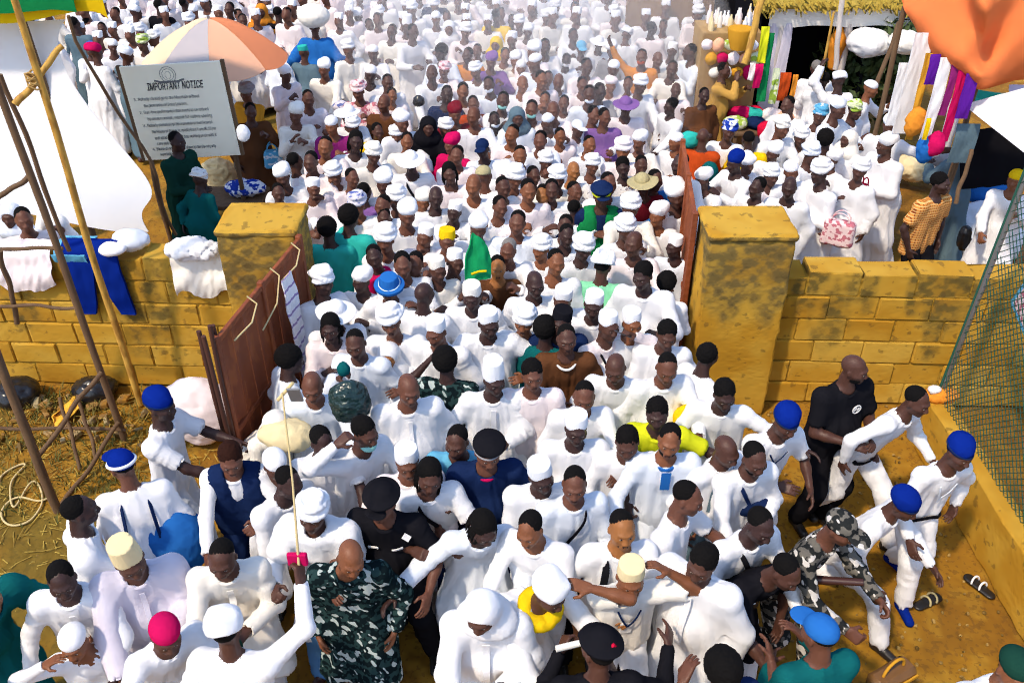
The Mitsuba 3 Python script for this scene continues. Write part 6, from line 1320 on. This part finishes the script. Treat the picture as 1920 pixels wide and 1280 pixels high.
# dust in the air over the far crowd
scene['dust_air'] = {'type': 'homogeneous', 'albedo': {'type': 'rgb', 'value': [.99, .985, .975]}, 'sigma_t': {'type': 'rgb', 'value': [.085, .085, .085]}}
dv = trimesh.creation.icosphere(4, 1.0); scene['dust_cloud'] = mikit.ply((np.array(dv.vertices) * [3.3, 5.2, 2.7] + [.35, 15.8, 1.2], np.array(dv.faces)), {'type': 'null'}, smooth=True, interior={'type': 'ref', 'id': 'dust_air'})
lab('dust_cloud', 'pale dust hanging over the far crowd beyond the gate', 'dust', kind='stuff')
phone(p11, 1, 'black phone held by the shaved head person in white')
phone(p42, -1, 'black phone held below the face of the person with black hair')
phone(p70, 1, 'black phone raised high in front of the white gowns')
phone(p109, 1, 'dark phone held by the blue beret person behind the right pillar')
phone(p7, 1, 'blue phone in the lowered hand of the wide white gown person', CL['navy'])
# selfie stick with a red phone case in the raised hand of the round white hat person
hp, hz_, hpal, hw = p19['hand'][-1]
kk = thing('selfie_stick', 'long thin selfie stick rising from a raised hand at lower left', 'stick')
top_ = hp + np.array([-.03, .34, .95])
obj('shaft', tube([hp - [0, .02, .12], hp, (hp + top_) / 2 + [.01, 0, 0], top_], [.008, .008, .006, .005], 8), 'rope_pale', kk, smooth=True)
obj('crossbar', tube([top_ + [-.03, 0, -.05], top_ + [.06, .02, .05]], .010, 8), 'rope_pale', kk, smooth=40)
v, f = chamfer_box((.07, .012, .13), .004); obj('phone_holder', (v @ rx(.4).T + top_ + [.06, .02, -.03], f), 'metal_grey', kk)
v, f = chamfer_box((.11, .03, .09), .006); k = obj('red_box', (v + hp + [-.01, .03, .03], f), CL['crimson']); lab(k, 'small red case held with the selfie stick in the raised hand', 'case')
# black bag on the shoulder of the mint mask person, cream bag on the blue gown carrier's head
lump('plastic_bag', 'shiny dark green black plastic bag carried above a shoulder', 'bag', at(655, 752, 1.62), (.135, .12, .175), 'plastic_green', 31, .028, 8)
p_ = on_head(p101, (0, 0, .20)); lump('head_load', 'cream bag balanced on the head of the blue gown person', 'bag', at(587, 30, 1.86), (.26, .20, .17), CL['i'], 32, .02, 5)
lump('tied_sack', 'cream cloth bundle on the back of the shawl wrapped person', 'bundle', at(535, 815, 1.32), (.19, .15, .10), CL['cream'], 33, .03, 6)
# green folded flag
C = [[at_y(876 + 14 * i, 436 + (8 if i == 0 else -4) + 4 * i, 7.0) for i in range(4)], [at_y(874 + 15 * i, 480, 6.98) + [0, .03 * (i % 2), 0] for i in range(4)], [at_y(872 + 16 * i, 528 - 2 * i, 6.96) for i in range(4)]]
C[0] = [at_y(886 + 4 * i, 436 + 3 * i, 7.02) for i in range(4)]
fl = thing('flag', 'folded green flag with yellow print held upright in the gateway', 'flag')
obj('cloth', ctrl_sheet(C, 26, 16, .012, .022, 7, 4, (2, 2, .5)), cloth('cloth_flag', (.01, .26, .09)), fl, smooth=50)
a, b = at_y(884, 432, 7.03), at_y(880, 575, 7.03); obj('staff', tube([a, b], .010, 8), 'wood_dark', fl, smooth=50)
a = at_y(884, 514, 6.93); b = at_y(912, 508, 6.93); obj('print', tube([a, (a + b) / 2 + [0, 0, .012], b], .012, 5), CL['yellow'], fl, smooth=True)
# chest emblem, red collar, badges
def patch(r, name, size, off, mat, shape='box'):
    J = r['J']; c = surf(r, off[0], off[1], lift=.004); R = r['Rz'] @ np.stack([J['Xp'], -J['Fw'], J['U']], 1)
    if shape == 'ring': a = np.linspace(0, 2 * math.pi, 20); v, f = cat_mesh([tube([[size[0] * math.cos(t), 0, size[0] * math.sin(t)] for t in a], .006, 5), tube([[-.02, 0, -.01], [-.006, 0, .02], [.006, 0, -.012], [.022, 0, .012]], .006, 5)])
    else: v, f = chamfer_box(size, .002)
    k = numbered(f"{r['key']}__{name}"); scene[k] = mikit.ply((v @ R.T + c, f), mat)
patch(p47, 'chest_emblem', (.036,), (.075, .35), 'emblem_white', shape='ring')
patch(p52, 'chest_emblem', (.034,), (-.07, .28), 'emblem_white', shape='ring')
for sx in (-1, 1): ribbon(p2, 'name_badge', [(sx * .08 - .035, .33), (sx * .08, .335), (sx * .08 + .035, .34)], .016, 'emblem_white')
ribbon(p2, 'shoulder_badge', [(.13, .45), (.15, .44), (.17, .43)], .04, 'emblem_white')
patch(p6, 'identity_badge', (.075, .008, .11), (0, .21), 'emblem_white')
ribbon(p90, 'reflective_stripe', [(.07, .40 - .24 * t) for t in np.linspace(0, 1, 5)], .03, 'lime')
for sx in (.05, .075, .10): ribbon(p53, 'jacket_stripe', [(sx, .42 - .3 * t, True) for t in np.linspace(0, 1, 6)], .012, 'emblem_white')
for r, c in ((p90, 'lime'), (p78, 'w'), (p25, 'w'), (p26, 'navy'), (p46, 'navy'), (p49, 'navy'), (p50, 'navy'), (p34, 'grey')):
    a = np.linspace(0, 2 * math.pi, 30); q = [on_head(r, (.093 * math.cos(t), .013 + .106 * math.sin(t), .050 + (.010 * math.sin(t)))) for t in a]; k = numbered(r['key'] + '__hat_band'); scene[k] = mikit.ply(tube(np.array([np.array(x).ravel() for x in q]), .012 if c in ('lime', 'w') else .007, 6), CL[c], smooth=True)
q = [on_head(p55, (-.02 + .012 * i * 0, .10 - .05 * i, .135 - .004 * i * i)) for i in range(5)]; k = numbered(p55['key'] + '__red_ribbon'); scene[k] = mikit.ply(tube(np.array([np.array(x).ravel() for x in q]), .016, 6), CL['red'], smooth=True)
a = np.linspace(.4, 2.74, 22); J = p69['J']; q = [p69['loc'](J['neck'] + J['Xp'] * .085 * math.cos(t) + J['Fw'] * (.085 * math.sin(t) + .02) - J['U'] * .05 * math.sin(t)) for t in a]
k = numbered(p69['key'] + '__bead_necklace'); scene[k] = mikit.ply(cat_mesh([vf(trimesh.creation.icosphere(1, .011).apply_translation(x)) for x in q]), 'emblem_white', smooth=True)
for i in (1, 2): 
    J = p22['J']; S = J['S'][1]; a = np.linspace(0, 2 * math.pi, 16); c = S + np.array([.07, -.03, -.12 - .07 * i]); q = [p22['loc'](c + np.array([.085 * math.cos(t), .085 * math.sin(t), .03 * math.cos(t)])) for t in a]; k = numbered(p22['key'] + '__sleeve_stripe'); scene[k] = mikit.ply(tube(q, .007, 5), CL['slate'], smooth=True)
# baton, bags
def stick(name, label, p, d, L, r, mat):
    d = np.asarray(d, float) / np.linalg.norm(d); k = obj(name, tube([p - d * L * .3, p, p + d * L * .7], [r, r, r * .8], 8), mat, None, smooth=50); lab(k, label, 'stick')
stick('baton', 'dark baton in the hand of the tall white cap person', p35['hand'][-1][0], (.15, -.3, 1), .5, .012, 'wood_dark')
stick('rolled_paper', 'white rolled paper under the arm of the red ribbon cap person', at(1075, 1208, 1.35), (1, .25, .05), .34, .020, CL['i'])
stick('rifle_sling', 'brown wooden baton held across by the grey camouflage person', at(1500, 1085, 1.05), (1, -.2, .15), .55, .030, 'shoe_brown')
stick('orange_pole', 'upright pole with orange tassels held by the person at the stalls', p122['hand'][1][0], (0, 0, 1), .9, .02, 'bamboo')
def shoulder_bag(label, c, size, mat, seed, name='shoulder_bag'):
    return lump(name, label, 'bag', c, size, mat, seed, .015, 8)
bag_box('bright red handbag against the long white gown at right', at(1598, 355, 1.02) + [0, -.28, .12] + [-.06, -.12, 0], (.20, .12, .24), CL['red'], .5)
bag_box('pink and white printed bag carried behind the right wall', at(1556, 432, .95) + [0, -.25, .10], (.34, .14, .30), CL['pinkprint'], -.5)
shoulder_bag('navy sling bag worn across the front near the right foreground', at(1410, 948, 1.08), (.15, .08, .09), CL['navy'], 43)
shoulder_bag('large blue cloth bundle at the hip of the blue and white cap person', at(318, 1015, .92), (.27, .22, .28), CL['cobalt'], 44)
shoulder_bag('small black bag at the hip of the black strap person', at(1405, 1120, .98), (.06, .05, .10), 'plastic_black', 45)
bag_box('blue and white bag carried at the left edge of the far crowd', at(513, 298, .95), (.24, .14, .24), CL['skyprint'], .2)
shoulder_bag('black camera bag in the middle of the far crowd', at(785, 190, 1.5), (.08, .06, .08), 'plastic_black', 47)
shoulder_bag('patterned purse carried high in the far crowd at left', at(640, 200, 1.25), (.13, .08, .08), CL['gele'], 48)
lump('bunched_cloth', 'green cloth held to the face in the gateway', 'cloth', p62['hand'][-1][0] + [0, -.01, .04], (.045, .045, .07), CL['teal'], 49, .015, 14)
lump('yellow_cloth', 'yellow and blue cloth bundle between the white shirts by the right pillar', 'cloth', at(1290, 788, 1.15), (.12, .10, .13), CL['yellow'], 50, .02, 9)
lump('green_book', 'dark green book held by the ivory gown person', 'book', p18['hand'][1][0] + [-.02, -.03, .0], (.075, .02, .10), CL['dkgreen'], 51, .004, 9, h=.012)
lump('teal_bag', 'turquoise bag beside the rust orange person behind the right gate', 'bag', at(1330, 322, 1.2), (.10, .09, .12), CL['teal'], 52, .015, 8)
lump('teal_scarf', 'turquoise cloth behind the long pale blue gown', 'cloth', at(1292, 262, 1.45), (.13, .10, .10), CL['aqua'], 53, .02, 8)

# ---------------------------------------------------------------- labels of the people
HW = dict(R='beret', w='turban', W='headwrap', k='cap', f='tall cap', s='skull cap', h='sun hat', u='bucket hat', r='beret', p='peaked cap', b='baseball cap', v='veil', n='short black hair', N='bald head', m='flat black hair', a='bushy black hair', d='black braids', g='grey hair')
CN = dict(w='white', i='ivory', c='pale bluish white', p='pinkish white', l='lilac', leaf='grey speckled white', slate='grey blue', black='black', navy='navy', grey='grey', brown='brown', violet='mauve', maroon='maroon', dkgreen='dark green', rust='rust', pinkprint='pink print', limeprint='green print', cobalt='blue', crimson='crimson', aqua='turquoise', khaki='khaki')
TN = dict(robe='gown', shirt='shirt', tee='shirt', tunic='tunic')
nicks = [r for r in PEOPLE if r['nick']]
seen, groups_ = {}, {}
GRP = 'people in the dense white clad crowd'
for r in PEOPLE:
    if r['label']: seen[r['label']] = r['key']; lab(r['key'], r['label'], 'person', GRP); continue
    hat = HW[r['hat']]; hat = hat if r['hat'] in 'nmadgN' else f"{CN.get(r['hcol'] or 'w', 'white')} {hat}"
    base = f"person with {hat} in {CN.get(r['col'], r['col'])} {TN[r['top']]}"
    opts = []
    for q in nicks:
        dx, dy = r['px'] - q['px'], (r['py'] - q['py'])
        dist = math.hypot(dx, dy * 1.1)
        rel = ('right of' if dx > 0 else 'left of') if abs(dx) > abs(dy) * 1.3 else ('in front of' if dy > 0 else 'behind')
        opts.append((dist, rel, q['nick']))
    opts.sort()
    done = False
    for dist, rel, nk in opts[:14]:
        t = f'{base} {rel} the {nk}'
        if len(t.split()) > 16: t = t.replace('pale bluish white', 'bluish').replace('grey speckled white', 'speckled').replace('pinkish white', 'pinkish').replace('short black hair', 'black hair')
        if len(t.split()) <= 16 and t not in seen: seen[t] = r['key']; lab(r['key'], t, 'person', GRP); done = True; break
    if not done: lab(r['key'], t, 'person', GRP)
print('people', len(PEOPLE), 'fillers', fillers, 'shapes', len(scene))
